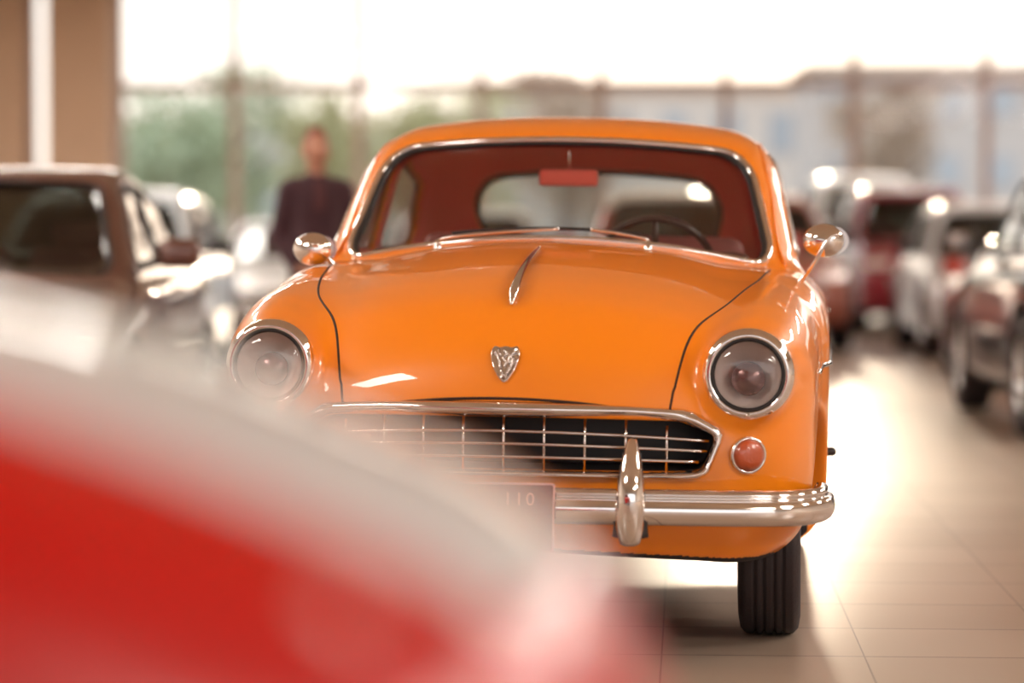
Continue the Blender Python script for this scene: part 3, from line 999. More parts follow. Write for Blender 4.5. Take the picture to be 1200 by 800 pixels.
    # ---- headlamps
    for sx in (-1, 1):
        c = np.array([sx * 0.635, 0.0, 0.778])
        yf = 0.078
        ax = (0, -1, 0)
        oo = (c[0], yf, c[2])
        h = put('headlight', lathe([(0.121, -0.02), (0.118, 0.004), (0.111, 0.016), (0.102, 0.020), (0.095, 0.016), (0.092, 0.004), (0.092, -0.02)], 64, oo, ax), M['chrome'], root)
        put('gasket', lathe([(0.0955, 0.0168), (0.0945, 0.0195), (0.090, 0.018), (0.087, 0.008)], 64, oo, ax), M['black'], h)
        pr = [(0.091, 0.006)] + [(0.091 * math.cos(t), 0.006 - 0.065 * math.sin(t)) for t in np.linspace(0.05, PI / 2, 14)]
        put('reflector', lathe(pr, 56, oo, ax), M['reflector'], h)
        put('bulb', lathe([(0.0, 0.0), (0.026, -0.004), (0.043, -0.016), (0.045, -0.03), (0.034, -0.05)], 32, (c[0], yf, c[2] - 0.012), ax), M['bulb'], h)
        put('lens', lathe([(0.0885, 0.010)] + [(0.0885 * math.cos(t), 0.010 + 0.024 * math.sin(t)) for t in np.linspace(0.1, PI / 2, 12)], 56, oo, ax), M['lensglass'], h)
        put('rim_screw', lathe([(0.006, 0.0), (0.006, 0.006), (0.0, 0.009)], 12, (c[0] + 0.002, yf - 0.016, c[2] - 0.106), ax), M['chrome'], h)
        # round indicator below
        x, z = sx * 0.638, 0.566
        y = float(face_y(np.array([x]), np.array([z]))[0])
        nrm = outF.normal(np.array([[x, y, z]]))[0]
        t = put('turn_signal', lathe([(0.050, -0.01), (0.050, 0.006), (0.046, 0.012), (0.041, 0.010), (0.040, 0.0)], 40, (x, y, z), tuple(nrm)), M['chrome'], root)
        put('signal_lens', lathe([(0.041, 0.004), (0.040, 0.013), (0.030, 0.020), (0.015, 0.023), (0.0, 0.0235)], 40, (x, y, z), tuple(nrm)), M['amber'], t)
    # ---- bumper, overriders, plate
    bp = catmull([(-0.835, 0.42), (-0.838, 0.25), (-0.825, 0.10), (-0.765, 0.005), (-0.62, -0.052), (-0.35, -0.085), (0, -0.098), (0.35, -0.085), (0.62, -0.052), (0.765, 0.005), (0.825, 0.10), (0.838, 0.25), (0.835, 0.42)], 10)
    sec = catmull([(0.018, 0.048), (-0.004, 0.049), (-0.014, 0.038), (-0.010, 0.026), (-0.026, 0.018), (-0.033, -0.006), (-0.028, -0.030), (-0.010, -0.046), (0.012, -0.047), (0.016, 0.0)], 4, True)
    T = np.gradient(bp, axis=0); T /= np.linalg.norm(T, axis=1)[:, None]
    V3 = []; ns = len(sec)
    for i, (p, t) in enumerate(zip(bp, T)):
        nx_, ny_ = t[1], -t[0]        # outward normal (towards -y at the front)
        e = min(1.0, 0.55 + 0.45 * min(i, len(bp) - 1 - i) / 8)
        for a, b_ in sec:
            V3.append((p[0] - nx_ * a * -1 * -1 if False else p[0] + nx_ * (-a), p[1] + ny_ * (-a), 0.437 + b_ * 0.93 * e))
    F3 = []
    for i in range(len(bp) - 1):
        for q in range(ns):
            F3.append([i * ns + q, (i + 1) * ns + q, (i + 1) * ns + (q + 1) % ns, i * ns + (q + 1) % ns])
    F3.append(list(range(ns))); F3.append(list(range((len(bp) - 1) * ns, len(bp) * ns))[::-1])
    bmp = put('bumper', (V3, F3), M['chrome'], root)
    for sx in (-1, 1):
        put('bumper_bracket', box((sx * 0.42, 0.0, 0.43), (0.05, 0.14, 0.04), 0.005), M['black'], bmp)
        P = []; rad = []
        for t in np.linspace(0, 1, 24):
            z = 0.352 + t * 0.262
            P.append((sx * 0.345, -0.125 - 0.030 * math.sin(PI * min(1, t * 1.05)) + 0.03 * t ** 2, z))
            rad.append(max(0.004, 0.044 * (math.sin(PI * min(1.0, (0.10 + 0.86 * t))) ** 0.42) * (1.0 - 0.38 * t)))
        put('overrider', tube(P, rad, 24, flat=0.9, up=(0, -1, 0)), M['chrome'], root)
        P = [(sx * 0.345, -0.10, 0.352 + k * 0.0113) for k in range(22)]
        put('overrider_pad', tube(P, [0.006] + [0.047 - 0.0012 * k for k in range(20)] + [0.01], 18, flat=0.5, up=(0, -1, 0)), M['black'], root)
    pl = put('number_plate', box((0, -0.148, 0.412), (0.305, 0.008, 0.176), 0.003), M['plate'], root, smooth=False)
    ed = round_poly([(-0.151, 0.326), (0.151, 0.326), (0.151, 0.498), (-0.151, 0.498)], 0.008, 4)
    put('plate_frame', tube(np.stack([ed[:, 0], np.full(len(ed), -0.152), ed[:, 1]], 1), 0.003, 6, closed=True), M['plate_text'], pl)
    tv, tf = text_mesh('110', 0.046, 0.0012)
    tv = np.stack([tv[:, 0] + 0.062, -0.1535 - tv[:, 2], tv[:, 1] + 0.458], 1)
    put('plate_lettering', (tv, tf), M['plate_text'], pl, smooth=False)
    put('plate_bracket', box((0, -0.128, 0.42), (0.12, 0.04, 0.05), 0.004), M['black'], pl, smooth=False)
    # ---- emblem: a small winged shield
    zc, yc = 0.792, None
    sh = catmull([(0, 0.046), (0.016, 0.043), (0.030, 0.046), (0.038, 0.030), (0.034, 0.004), (0.020, -0.026), (0, -0.046), (-0.020, -0.026), (-0.034, 0.004), (-0.038, 0.030), (-0.030, 0.046), (-0.016, 0.043)], 5, True)
    def on_nose(P2, off):
        Q = outF.ray(np.stack([P2[:, 0], np.full(len(P2), -0.2), P2[:, 1] + zc], 1), (0, 1, 0))
        return Q + outF.normal(Q) * off
    n = len(sh); R4 = [on_nose(sh * 1.0, -0.002), on_nose(sh * 1.0, 0.006), on_nose(sh * 0.93, 0.010), on_nose(sh * 0.86, 0.006), on_nose(sh * 0.5, 0.007), on_nose(sh * 0.02, 0.009)]
    F4 = [[r * n + q, r * n + (q + 1) % n, (r + 1) * n + (q + 1) % n, (r + 1) * n + q] for r in range(5) for q in range(n)]
    em = put('emblem', (np.vstack(R4), F4), M['chrome'], hood_o)
    strokes = [[(-0.004, 0.034), (0.004, 0.026), (-0.005, 0.016), (0.004, 0.006), (0.0, -0.008)], [(-0.026, 0.030), (-0.016, 0.014), (-0.010, -0.010)], [(-0.018, 0.036), (-0.012, 0.022)],
               [(0.026, 0.032), (0.014, 0.020), (0.012, 0.000)], [(0.022, 0.018), (0.018, -0.004), (0.006, -0.026)], [(-0.008, -0.014), (0.0, -0.030)]]
    put('emblem_relief', join([tube(on_nose(catmull(s, 5), 0.010), 0.0032, 8) for s in strokes]), M['dull_chrome'], em)
    # ---- hood ornament blade
    yy = np.linspace(0.17, 0.94, 40)
    Q = outF.ray(np.stack([np.zeros(40), yy, np.full(40, 1.4)], 1), (0, 0, -1))
    rad = np.interp(np.linspace(0, 1, 40), [0, 0.06, 0.3, 0.75, 1.0], [0.004, 0.014, 0.011, 0.006, 0.004])
    Q[:, 2] += 0.004 + rad * 0.6
    put('hood_ornament', tube(Q, rad, 12, flat=1.1), M['chrome'], hood_o)
    # ---- wipers
    for (x0, x1, sgn) in ((-0.355, 0.02, 1), (0.30, 0.12, -1)):
        yb = 1.305 + 0.115 * (abs(x0) / 0.65) ** 2.2
        zb = float(outF.ray(np.array([[x0, yb, 1.4]]), (0, 0, -1))[0][2])
        wr = put('wiper', lathe([(0.013, 0), (0.013, 0.010), (0.007, 0.014), (0.006, 0.03), (0.0, 0.031)], 16, (x0, yb, zb - 0.002), (0, 0, 1)), M['chrome'], root)
        x = np.linspace(x0, x1, 16)
        P = np.stack([x, 1.325 + 0.115 * (np.abs(x) / 0.65) ** 2.2 + 0.02 * np.linspace(0, 1, 16), zb + 0.026 + (1.158 - zb - 0.026) * np.linspace(0, 1, 16) ** 0.6], 1)
        put('wiper_arm', tube(P, 0.0045, 8), M['chrome'], wr)
        xb = np.linspace(x0 - 0.05 * sgn + 0.08 * sgn, x1 + 0.12 * sgn, 20)
        Pb = gf.ray(np.stack([xb, np.full(20, 1.28), 1.160 - 0.19 * xb ** 2], 1), (0, 1, 0))
        Pb[:, 1] -= 0.012
        put('wiper_blade', tube(Pb, 0.005, 8), M['black'], wr)
    # ---- door mirrors
    for (sx, bx_, cx_, yb) in ((-1, -0.665, -0.712, 1.24), (1, 0.765, 0.855, 1.16)):
        zb = float(outF.ray(np.array([[bx_, yb, 1.4]]), (0, 0, -1))[0][2])
        cz = 1.107 + 0.0165 * cx_
        mr = put('door_mirror', lathe([(0.0, -0.030), (0.022, -0.028), (0.040, -0.016), (0.050, 0.004), (0.053, 0.020), (0.051, 0.026), (0.046, 0.027)], 40, (0, 0, 0), (0, 1, 0)), M['chrome'], root)
        me = mr.data
        for v in me.vertices:
            x, y, z = v.co
            x -= 0
            v.co = (v.co.x * 1.18 + cx_, v.co.y + yb - 0.02, v.co.z * 0.95 + cz)
        put('mirror_glass', (lambda VF: (VF[0] * np.array([1.18, 1, 0.95]) + np.array([cx_, yb + 0.004, cz + 0.0165 * cx_]), VF[1]))(lathe([(0.047, 0.002), (0.0, 0.003)], 36, (0, 0, 0), (0, 1, 0))), M['dull_chrome'], mr)
        P = catmull([(bx_, yb, zb - 0.004), (bx_ + sx * 0.02, yb - 0.012, zb + 0.022), (bx_ + sx * 0.045, yb - 0.045, zb + 0.06), (cx_, yb - 0.052, cz + 0.012 + 0.0165 * cx_), (cx_ + sx * 0.028, yb - 0.045, cz + 0.02 + 0.0165 * cx_)], 6)
        put('mirror_stem', tube(P, np.linspace(0.008, 0.0045, len(P)), 10), M['chrome'], mr)
        # side moulding along the wing and door
        yy = np.linspace(0.47, 3.5, 120)
        P = outF.ray(np.stack([np.full(120, sx * 1.0), yy, 0.765 + 0.01 * yy], 1), (-sx, 0, 0))
        r_ = np.full(120, 0.009); r_[:4] = [0.003, 0.007, 0.010, 0.010]; r_[-3:] = [0.008, 0.005, 0.002]
        put('side_molding', tube(P, r_, 8, flat=0.9), M['chrome'], root)
        P = outF.ray(np.array([[sx * 1.0, 2.36, 0.90]]), (-sx, 0, 0))[0]
        put('door_handle', tube([(P[0] - sx * 0.005, 2.28, 0.9), (P[0] + sx * 0.025, 2.29, 0.9), (P[0] + sx * 0.03, 2.38, 0.9), (P[0] + sx * 0.022, 2.44, 0.9)], [0.009, 0.009, 0.008, 0.005], 10), M['chrome'], outs[4 if sx < 0 else 5])
    P = outF.ray(np.array([[1.0, 1.25, 0.495]]), (-1, 0, 0))[0]
    put('rubber_stop', lathe([(0.014, -0.005), (0.014, 0.018), (0.008, 0.026), (0, 0.028)], 16, tuple(P), (1, 0, 0)), M['black'], root)
    # ---- interior
    ds = put('dashboard', box((0, 1.68, 1.03), (1.22, 0.30, 0.13), 0.045, 4), M['dash'], root)
    sw = put('steering_wheel', lathe([(0.192 + 0.012 * math.cos(t), 0.012 * math.sin(t)) for t in np.linspace(0, 2 * PI, 13)], 56, (0.30, 1.80, 1.025), (0, 0.88, 0.42)), M['wheelrim'], root)
    q = Vector((0, 0, 1)).rotation_difference(Vector((0, 0.88, 0.42)).normalized())
    sp = []
    for a in (PI * 0.02, PI * 0.98, -PI / 2):
        p0 = q @ Vector((0.03 * math.cos(a), 0.03 * math.sin(a), -0.02)); p1 = q @ Vector((0.19 * math.cos(a), 0.19 * math.sin(a), 0))
        sp.append(tube([np.array(p0) + (0.30, 1.80, 1.025), np.array(p1) + (0.30, 1.80, 1.025)], [0.014, 0.009], 8))
    put('steering_spokes', join(sp), M['wheelrim'], sw)
    put('steering_hub', lathe([(0.0, 0.008), (0.03, 0.004), (0.035, -0.02), (0.02, -0.05), (0.018, -0.30)], 24, (0.30, 1.80, 1.025), (0, 0.88, 0.42)), M['wheelrim'], sw)
    for sx in (-1, 1):
        st = put('seat', box((sx * 0.31, 2.20, 0.60), (0.52, 0.56, 0.18), 0.06, 4), M['leather'], root)
        rx = Matrix.Rotation(math.radians(-14), 3, 'X')
        put('backrest', box((sx * 0.31, 2.54, 0.86), (0.52, 0.13, 0.58), 0.055, 4, rx), M['leather'], st)
    rs = put('rear_seat', box((0, 3.02, 0.60), (1.10, 0.46, 0.18), 0.06, 4), M['leather'], root)
    put('backrest', box((0, 3.30, 0.86), (1.12, 0.14, 0.50), 0.055, 4, Matrix.Rotation(math.radians(-16), 3, 'X')), M['leather'], rs)
    im = put('interior_mirror', box((0.0, 1.93, 1.330), (0.195, 0.025, 0.055), 0.011, 3), M['headliner'], root)
    put('mirror_stem', tube([(0, 1.94, 1.35), (0, 1.95, 1.40), (0, 1.93, 1.45)], 0.004, 8), M['chrome'], im)
    # ---- running gear
    for (wx, wy) in ((-0.695, 0.72), (0.695, 0.72), (-0.715, 3.17), (0.715, 3.17)):
        wheel_parts(root, (wx, wy, 0.31), 0.31, 0.165, 1 if wx > 0 else -1, M['chrome'], M['rubber'], M['orange'])
    put('axle', join([tube([(-0.66, 0.72, 0.31), (-0.35, 0.70, 0.305), (0.0, 0.69, 0.30), (0.35, 0.70, 0.305), (0.66, 0.72, 0.31)], 0.022, 10),
                      tube([(-0.62, 3.17, 0.30), (0.62, 3.17, 0.30)], 0.03, 10)]), M['under'], root)
    put('oil_pan', lathe([(0.0, 0), (0.07, 0.004), (0.10, 0.03), (0.105, 0.12)], 24, (0.08, 0.52, 0.275), (0, 0, 1)), M['under'], root)
    for sx in (-1, 1):
        put('suspension_arm', join([tube([(sx * 0.20, 0.62, 0.33), (sx * 0.42, 0.66, 0.315), (sx * 0.60, 0.70, 0.30)], [0.022, 0.02, 0.022], 10),
                                    tube([(sx * 0.36, 0.42, 0.34), (sx * 0.36, 0.48, 0.30), (sx * 0.36, 0.56, 0.30)], 0.026, 10)]), M['under'], root)
    tp = put('exhaust_pipe', tube([(-0.35, 3.6, 0.27), (-0.35, 4.15, 0.27)], 0.022, 12), M['dull_chrome'], root)
    for sx in (-1, 1):
        P = outF.ray(np.array([[sx * 0.60, 4.6, 0.72]]), (0, -1, 0))[0]
        put('tail_light', lathe([(0.05, -0.01), (0.048, 0.01), (0.03, 0.025), (0, 0.03)], 28, tuple(P), (0, 1, 0)), M['redlens'], root)
    rb = catmull([(-0.70, 3.95), (-0.62, 4.10), (-0.3, 4.16), (0, 4.17), (0.3, 4.16), (0.62, 4.10), (0.70, 3.95)], 6)
    put('rear_bumper', tube(np.c_[rb, np.full(len(rb), 0.45)], 0.045, 14, flat=1.0), M['chrome'], root)
    XF[0] = None
    return root

def g2_val(outl, C):
    return poly_sdf(outl, C[:, 0], C[:, 2])

hero()

# ------------------------------------------------------------------ everyday cars of the showroom
KINDS = {
    'sedan': dict(L=4.5, W=1.78, H=1.46, body=[(0.10, .22), (0.0, .35), (0.0, .55), (0.08, .68), (0.35, .77), (0.9, .86), (1.35, .93), (2.2, .96), (3.4, .98), (4.1, .98), (4.42, .93), (4.5, .72), (4.48, .45), (4.38, .24), (3.0, .20), (1.0, .20)],
                  cab=[(1.15, .80), (1.30, .93), (1.75, 1.22), (2.05, 1.39), (2.45, 1.45), (2.95, 1.44), (3.4, 1.33), (3.85, 1.08), (4.05, .95), (4.0, .5), (3.5, .4), (1.5, .4)],
                  side=[[(1.72, .99), (2.62, .99), (2.62, 1.36), (2.20, 1.34)], [(2.72, .99), (3.62, 1.02), (3.30, 1.27), (2.72, 1.36)]], wz=(0.96, 1.37), rz=(1.03, 1.36), ax=(0.85, 3.55), R=0.32),
    'suv': dict(L=4.5, W=1.84, H=1.66, body=[(0.12, .28), (0.0, .42), (0.0, .66), (0.08, .84), (0.35, .94), (0.9, 1.01), (1.3, 1.05), (2.2, 1.06), (3.4, 1.08), (4.2, 1.09), (4.46, 1.02), (4.5, .72), (4.48, .45), (4.38, .30), (3.0, .26), (1.0, .26)],
                cab=[(1.10, .90), (1.22, 1.03), (1.60, 1.32), (1.95, 1.56), (2.4, 1.65), (3.1, 1.66), (3.8, 1.61), (4.15, 1.52), (4.36, 1.2), (4.40, .9), (4.2, .5), (3.5, .4), (1.5, .4)],
                side=[[(1.62, 1.09), (2.52, 1.09), (2.52, 1.52), (2.12, 1.51)], [(2.62, 1.09), (3.42, 1.10), (3.42, 1.52), (2.62, 1.53)], [(3.52, 1.11), (4.0, 1.16), (3.88, 1.46), (3.52, 1.51)]], wz=(1.07, 1.54), rz=(1.14, 1.52), ax=(0.85, 3.60), R=0.36),
    'coupe': dict(L=4.2, W=1.76, H=1.20, body=[(0.10, .18), (0.0, .30), (0.0, .46), (0.10, .58), (0.45, .68), (1.0, .77), (1.5, .82), (2.2, .84), (3.2, .88), (3.8, .88), (4.12, .84), (4.2, .64), (4.16, .40), (4.05, .22), (3.0, .17), (1.0, .17)],
                  cab=[(1.40, .70), (1.52, .82), (1.90, 1.03), (2.2, 1.15), (2.55, 1.195), (2.85, 1.17), (3.3, 1.03), (3.7, .88), (3.6, .5), (3.0, .35), (1.7, .35)],
                  side=[[(1.92, .87), (2.75, .88), (2.75, 1.11), (2.32, 1.11)], [(2.83, .89), (3.3, .93), (3.1, 1.04), (2.83, 1.10)]], wz=(0.86, 1.13), rz=(0.90, 1.12), ax=(0.82, 3.35), R=0.31),
}

KINDS['highhood'] = dict(KINDS['suv'], lamp_drop=0.20, body=[(0.12, .28), (0.0, .42), (0.0, .66), (0.07, .84), (0.24, .925), (0.52, 1.005), (0.85, 1.05), (1.3, 1.075), (2.2, 1.085), (3.4, 1.09), (4.2, 1.09), (4.46, 1.02), (4.5, .72), (4.48, .45), (4.38, .30), (3.0, .26), (1.0, .26)])
HIGHLIGHT_X = [0.0]
def modern_car(name, kind, pos, heading, color, label, hscale=1.0, two_tone=None, metal=0.0, glassm=None, dx=0.024, wscale=1.0, cat='car', hood_mat=None, hood_in=0.16, hood_len=0.0, hood_z=None):
    """front end at local y=0 facing -y. pos = where the front centre stands on the floor"""
    K = KINDS[kind]
    root = empty(name, (pos[0], pos[1], 0), heading, label=label, cat=cat)
    pm = paint('car_paint_' + name, color, 0.3, metal, coat=0.15 if name == 'red_car' else 1.0)
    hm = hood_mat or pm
    zsca = hscale
    sc2 = lambda P: [(a, b * zsca) for a, b in P]
    HW = K['W'] / 2 * wscale
    xs = grid_axes(-HW - 0.12, HW + 0.12, dx)
    ys = grid_axes(-0.12, K['L'] + 0.15, dx)
    zs = grid_axes(0.08, K['H'] * zsca + 0.10, dx)
    X = xs[:, None, None].astype(np.float32); Y = ys[None, :, None].astype(np.float32); Z = zs[None, None, :].astype(np.float32)
    aX = np.abs(X)
    S = Side(sc2(K['body']), res=0.02); SG = Side(sc2(K['cab']), res=0.02)
    L = K['L']
    w = np.interp(ys, [0, 0.5, 1.2, L - 1.0, L - 0.3, L], [HW * 0.90, HW * 0.985, HW, HW, HW * 0.97, HW * 0.90]).astype(np.float32)[None, :, None]
    sweep = 0.22 * (aX / HW) ** 2.5
    ymid = L / 2
    b = S(np.where(Y < ymid, Y - sweep * np.clip((1.2 - Y) / 1.0, 0, 1), Y + sweep * 0.6 * np.clip((Y - L + 0.9) / 0.8, 0, 1)), Z + 0.05 * (aX / HW) ** 3)
    tuck = np.interp(zs, [0.1, 0.3, 0.6 * zsca, 0.9 * zsca, 1.2 * zsca], [0.05, 0.02, 0.0, 0.03, 0.10]).astype(np.float32)[None, None, :]
    body = smax(b, aX - w + tuck, 0.14)
    zt = K['H'] * zsca
    zb = K['wz'][0] * zsca
    hw = np.interp(zs, [0.2, zb, zt - 0.08, zt + 0.2], [HW - 0.13, HW - 0.125, HW - 0.27, HW - 0.33]).astype(np.float32)[None, None, :]
    G = smax(SG(np.where(Y < ymid, Y - 0.14 * (aX / HW) ** 2.2, Y + 0.10 * (aX / HW) ** 2.2), Z + 0.045 * (aX / HW) ** 2.4), aX - hw, 0.12)
    F = smin(body, G, 0.05)
    skin = Field(F, xs, ys, zs)
    for ya in K['ax']:
        c = np.maximum(np.sqrt((Y - ya) ** 2 + (Z - K['R']) ** 2) - K['R'] - 0.055, HW - 0.33 - aX)
        F = smax(F, -c, 0.02)
    F = np.maximum(F, -(G + 0.05))
    XX, ZZ = np.meshgrid(xs, zs, indexing='ij'); YY, Z2 = np.meshgrid(ys, zs, indexing='ij')
    def trap(z0, z1, inset):
        z0 *= zsca; z1 *= zsca
        a0 = HW - 0.20; a1 = HW - 0.20 - (z1 - z0) * 0.36 - inset
        P = resample(round_poly([(-a0, z0), (a0, z0), (a1, z1), (-a1, z1)], [0.05, 0.05, 0.09, 0.09]), 90)
        P[:, 1] -= 0.05 * P[:, 0] ** 2
        return P
    wso, rwo = trap(*K['wz'], 0.0), trap(*K['rz'], 0.03)
    ylw = K['cab'][1][0] - 0.02
    F = smax(F, -np.maximum(np.maximum(poly_sdf(wso, XX, ZZ)[:, None, :], ylw - Y), Y - ymid), 0.01)
    F = smax(F, -np.maximum(poly_sdf(rwo, XX, ZZ)[:, None, :], ymid + 0.3 - Y), 0.01)
    sides = [resample(round_poly(sc2(P), 0.04), 80) for P in K['side']]
    sc_ = None
    for P in sides:
        d = poly_sdf(P, YY, Z2); sc_ = d if sc_ is None else np.minimum(sc_, d)
    F = smax(F, -np.maximum(sc_[None, :, :], 0.4 - aX), 0.01)
    # grille recess
    gz0, gz1 = K['body'][1][1] * zsca - 0.02, K['body'][2][1] * zsca + 0.01
    go = resample(round_poly([(-HW * 0.50, gz0), (HW * 0.50, gz0), (HW * 0.60, gz1), (-HW * 0.60, gz1)], 0.04), 80)
    F = smax(F, -np.maximum(poly_sdf(go, XX, ZZ)[:, None, :], Y - 0.16), 0.012)
    fd = Field(F, xs, ys, zs)
    V, Fq = surface_nets(fd)
    V = fd.project(V, 1); N = fd.normal(V)
    # pull the vertices nearest the bonnet outline onto it, so that the panel edge is clean
    zl = hood_z or K['body'][3][1] * zsca
    for _ in range(2):
        av = HW - hood_in - np.abs(V[:, 0]); zv = V[:, 2] - zl; yv = ylw + hood_len - V[:, 1]
        near = dx * 0.62
        for d, ax, sg, o1, o2 in ((av, 0, None, zv, yv), (zv, 2, -1, av, yv), (yv, 1, 1, av, zv)):
            m = (np.abs(d) < near) & (o1 > -near) & (o2 > -near)
            g = np.zeros((m.sum(), 3)); g[:, ax] = np.sign(V[m, 0]) if sg is None else sg
            n_ = N[m]; t = g - (g * n_).sum(1)[:, None] * n_
            L2 = np.maximum((t * g).sum(1), 0.15)[:, None]
            V[m] += t * d[m][:, None] / L2
    V = fd.project(V, 1)
    C = V[Fq].mean(1)
    y_, z_, a_ = C[:, 1], C[:, 2], np.abs(C[:, 0])
    inn = (np.abs(Field(G + 0.05, xs, ys, zs).val(C)) < 0.012)
    lab = np.zeros(len(Fq), int)
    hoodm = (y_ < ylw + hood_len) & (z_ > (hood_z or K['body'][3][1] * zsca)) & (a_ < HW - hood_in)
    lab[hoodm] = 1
    y0d, y1d = ylw + 0.18, K['side'][0][1][0] + 0.05
    y2d = min(y1d + 0.95, K['ax'][1] + 0.1)
    side = (a_ > HW - 0.3) & (z_ > 0.34) & (z_ < zb + 0.03)
    for q, (m0, m1) in enumerate(((y0d, y1d), (y1d, y2d))):
        if kind == 'coupe' and q == 1: continue
        for s_, e in ((-1, 0), (1, 1)):
            lab[side & (y_ > m0) & (y_ < m1) & (np.sign(C[:, 0]) == s_)] = 2 + q * 2 + e
    lab[(z_ > zt - 0.17) & ~inn] = 6
    lab[inn] = 7
    lab[(g2_val(go, C) < 0.01) & (y_ > 0.06) & (y_ < 0.25)] = 8
    for ya in K['ax']:
        lab[(np.abs(np.hypot(y_ - ya, z_ - K['R']) - K['R'] - 0.055) < 0.015) & (a_ < HW - 0.02)] = 8
    lab[z_ < K['body'][-1][1] * zsca + 0.03] = 8
    rm = two_tone or pm
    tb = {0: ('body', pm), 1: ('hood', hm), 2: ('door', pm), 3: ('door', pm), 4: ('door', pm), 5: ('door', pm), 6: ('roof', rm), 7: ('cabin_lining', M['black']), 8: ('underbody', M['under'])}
    outs = split_put(V, Fq, N, lab, tb, root)
    gm = glassm or M['tint']
    def glz(nm, o, ax, st, sg):
        g = put(nm, patch(skin, o, ax, st, sg, 5, -0.012, 60, 0.004), gm, root)
        put('window_seal', tube(outline3d(skin, o, ax, st, sg, 80, -0.002), 0.012, 6, closed=True, flat=0.6), M['black'], g)
    glz('windshield', wso, 'y', ylw - 0.12 if False else K['cab'][1][0] - 0.03, 1)
    glz('rear_window', rwo, 'y', L + 0.14, -1)
    for P in sides:
        for sx in (-1, 1):
            glz('side_window', P, 'x', sx * (HW + 0.1), -sx)
    # lights, bumpers, plates, mirrors
    if kind == 'highhood':
        HIGHLIGHT_X[0] = float(skin.ray(np.array([[-HW - 0.1, 0.277, 0.905]]), (1, 0, 0))[0][0])
    hz = K['body'][3][1] * zsca - K.get('lamp_drop', 0.05)
    def lamp(nm, cx, cz, ww, hh, front, m):
        P = resample(round_poly([(cx - ww, cz - hh), (cx + ww, cz - hh * 0.8), (cx + ww, cz + hh), (cx - ww, cz + hh * 0.7)], hh * 0.5), 40)
        P2 = patch(skin, P, 'y', -0.11 if front else L + 0.14, 1 if front else -1, 4, 0.010, 40, 0.03)
        return put(nm, P2, m, root)
    for sx in (-1, 1):
        lamp('headlight', sx * (HW - 0.27), hz, 0.15, 0.055, True, M['reflector'])
        lamp('tail_light', sx * (HW - 0.24), K['body'][11][1] * zsca + 0.12 if kind != 'coupe' else 0.68, 0.13, 0.06, False, M['redlens'])
        mz = zb + 0.06
        my = ylw + 0.42
        mr = put('door_mirror', box((sx * (HW + 0.07), my, mz + 0.02), (0.20, 0.11, 0.14), 0.045, 4), pm if kind != 'suv' else M['black'], root)
        put('mirror_arm', tube([(sx * (HW - 0.12), my, mz - 0.04), (sx * (HW + 0.02), my, mz - 0.01)], 0.022, 8), M['black'], mr)
        put('mirror_glass', box((sx * (HW + 0.07), my + 0.052, mz + 0.02), (0.16, 0.012, 0.10), 0.005), M['dull_chrome'], mr)
        for yy in (y1d - 0.12, y2d - 0.14):
            if kind == 'coupe' and yy > y1d: continue
            Pq = skin.ray(np.array([[sx * (HW + 0.1), yy, zb - 0.10]]), (-sx, 0, 0))[0]
            put('door_handle', tube([(Pq[0], yy - 0.08, Pq[2]), (Pq[0] + sx * 0.03, yy - 0.06, Pq[2]), (Pq[0] + sx * 0.03, yy + 0.06, Pq[2]), (Pq[0], yy + 0.08, Pq[2])], 0.011, 8), M['dull_chrome'], root)
    g = put('grille', tube(outline3d(skin, go, 'y', -0.11, 1, 80, 0.002), 0.012, 8, closed=True), M['dull_chrome'], root)
    for k in range(1, 5):
        z = gz0 + (gz1 - gz0) * k / 5
        x = np.linspace(-HW * 0.52, HW * 0.52, 14)
        Pq = skin.ray(np.stack([x, np.full(14, -0.11), np.full(14, z)], 1), (0, 1, 0)); Pq[:, 1] += 0.015
        put('grille_bar', tube(Pq, 0.008, 6), M['dull_chrome'], g)
    Pq = skin.ray(np.array([[0, L + 0.14, 0.62 * zsca]]), (0, -1, 0))[0]
    put('number_plate', box((0, Pq[1] + 0.012, 0.62 * zsca), (0.5, 0.02, 0.11), 0.004), M['plate_white'], root, smooth=False)
    for (wx, ya) in [(sx * (HW - 0.115), ya) for ya in K['ax'] for sx in (-1, 1)]:
        wheel_parts(root, (wx, ya, K['R']), K['R'], 0.21, 1 if wx > 0 else -1, M['dull_chrome'], M['rubber'], M['alloy'], spokes=5, segs=40)
    # seats and dashboard
    put('dashboard', box((0, ylw + 0.40, zb - 0.10), (HW * 1.5, 0.36, 0.16), 0.05, 3), M['black'], root)
    for yy in ((ymid + 0.15), (ymid + 1.05)):
        if kind == 'coupe' and yy > ymid + 0.5: continue
        for sx in (-1, 1):
            st = put('seat', box((sx * 0.36, yy - 0.25, zb - 0.42), (0.48, 0.5, 0.16), 0.05, 3), M['leather'], root)
            put('backrest', box((sx * 0.36, yy + 0.02, zb - 0.14), (0.46, 0.12, 0.5), 0.05, 3, Matrix.Rotation(math.radians(-12), 3, 'X')), M['leather'], st)
            put('headrest', box((sx * 0.36, yy + 0.08, zb + 0.17), (0.25, 0.09, 0.13), 0.04, 3), M['leather'], st)
    return root

YAW = math.radians(-4)
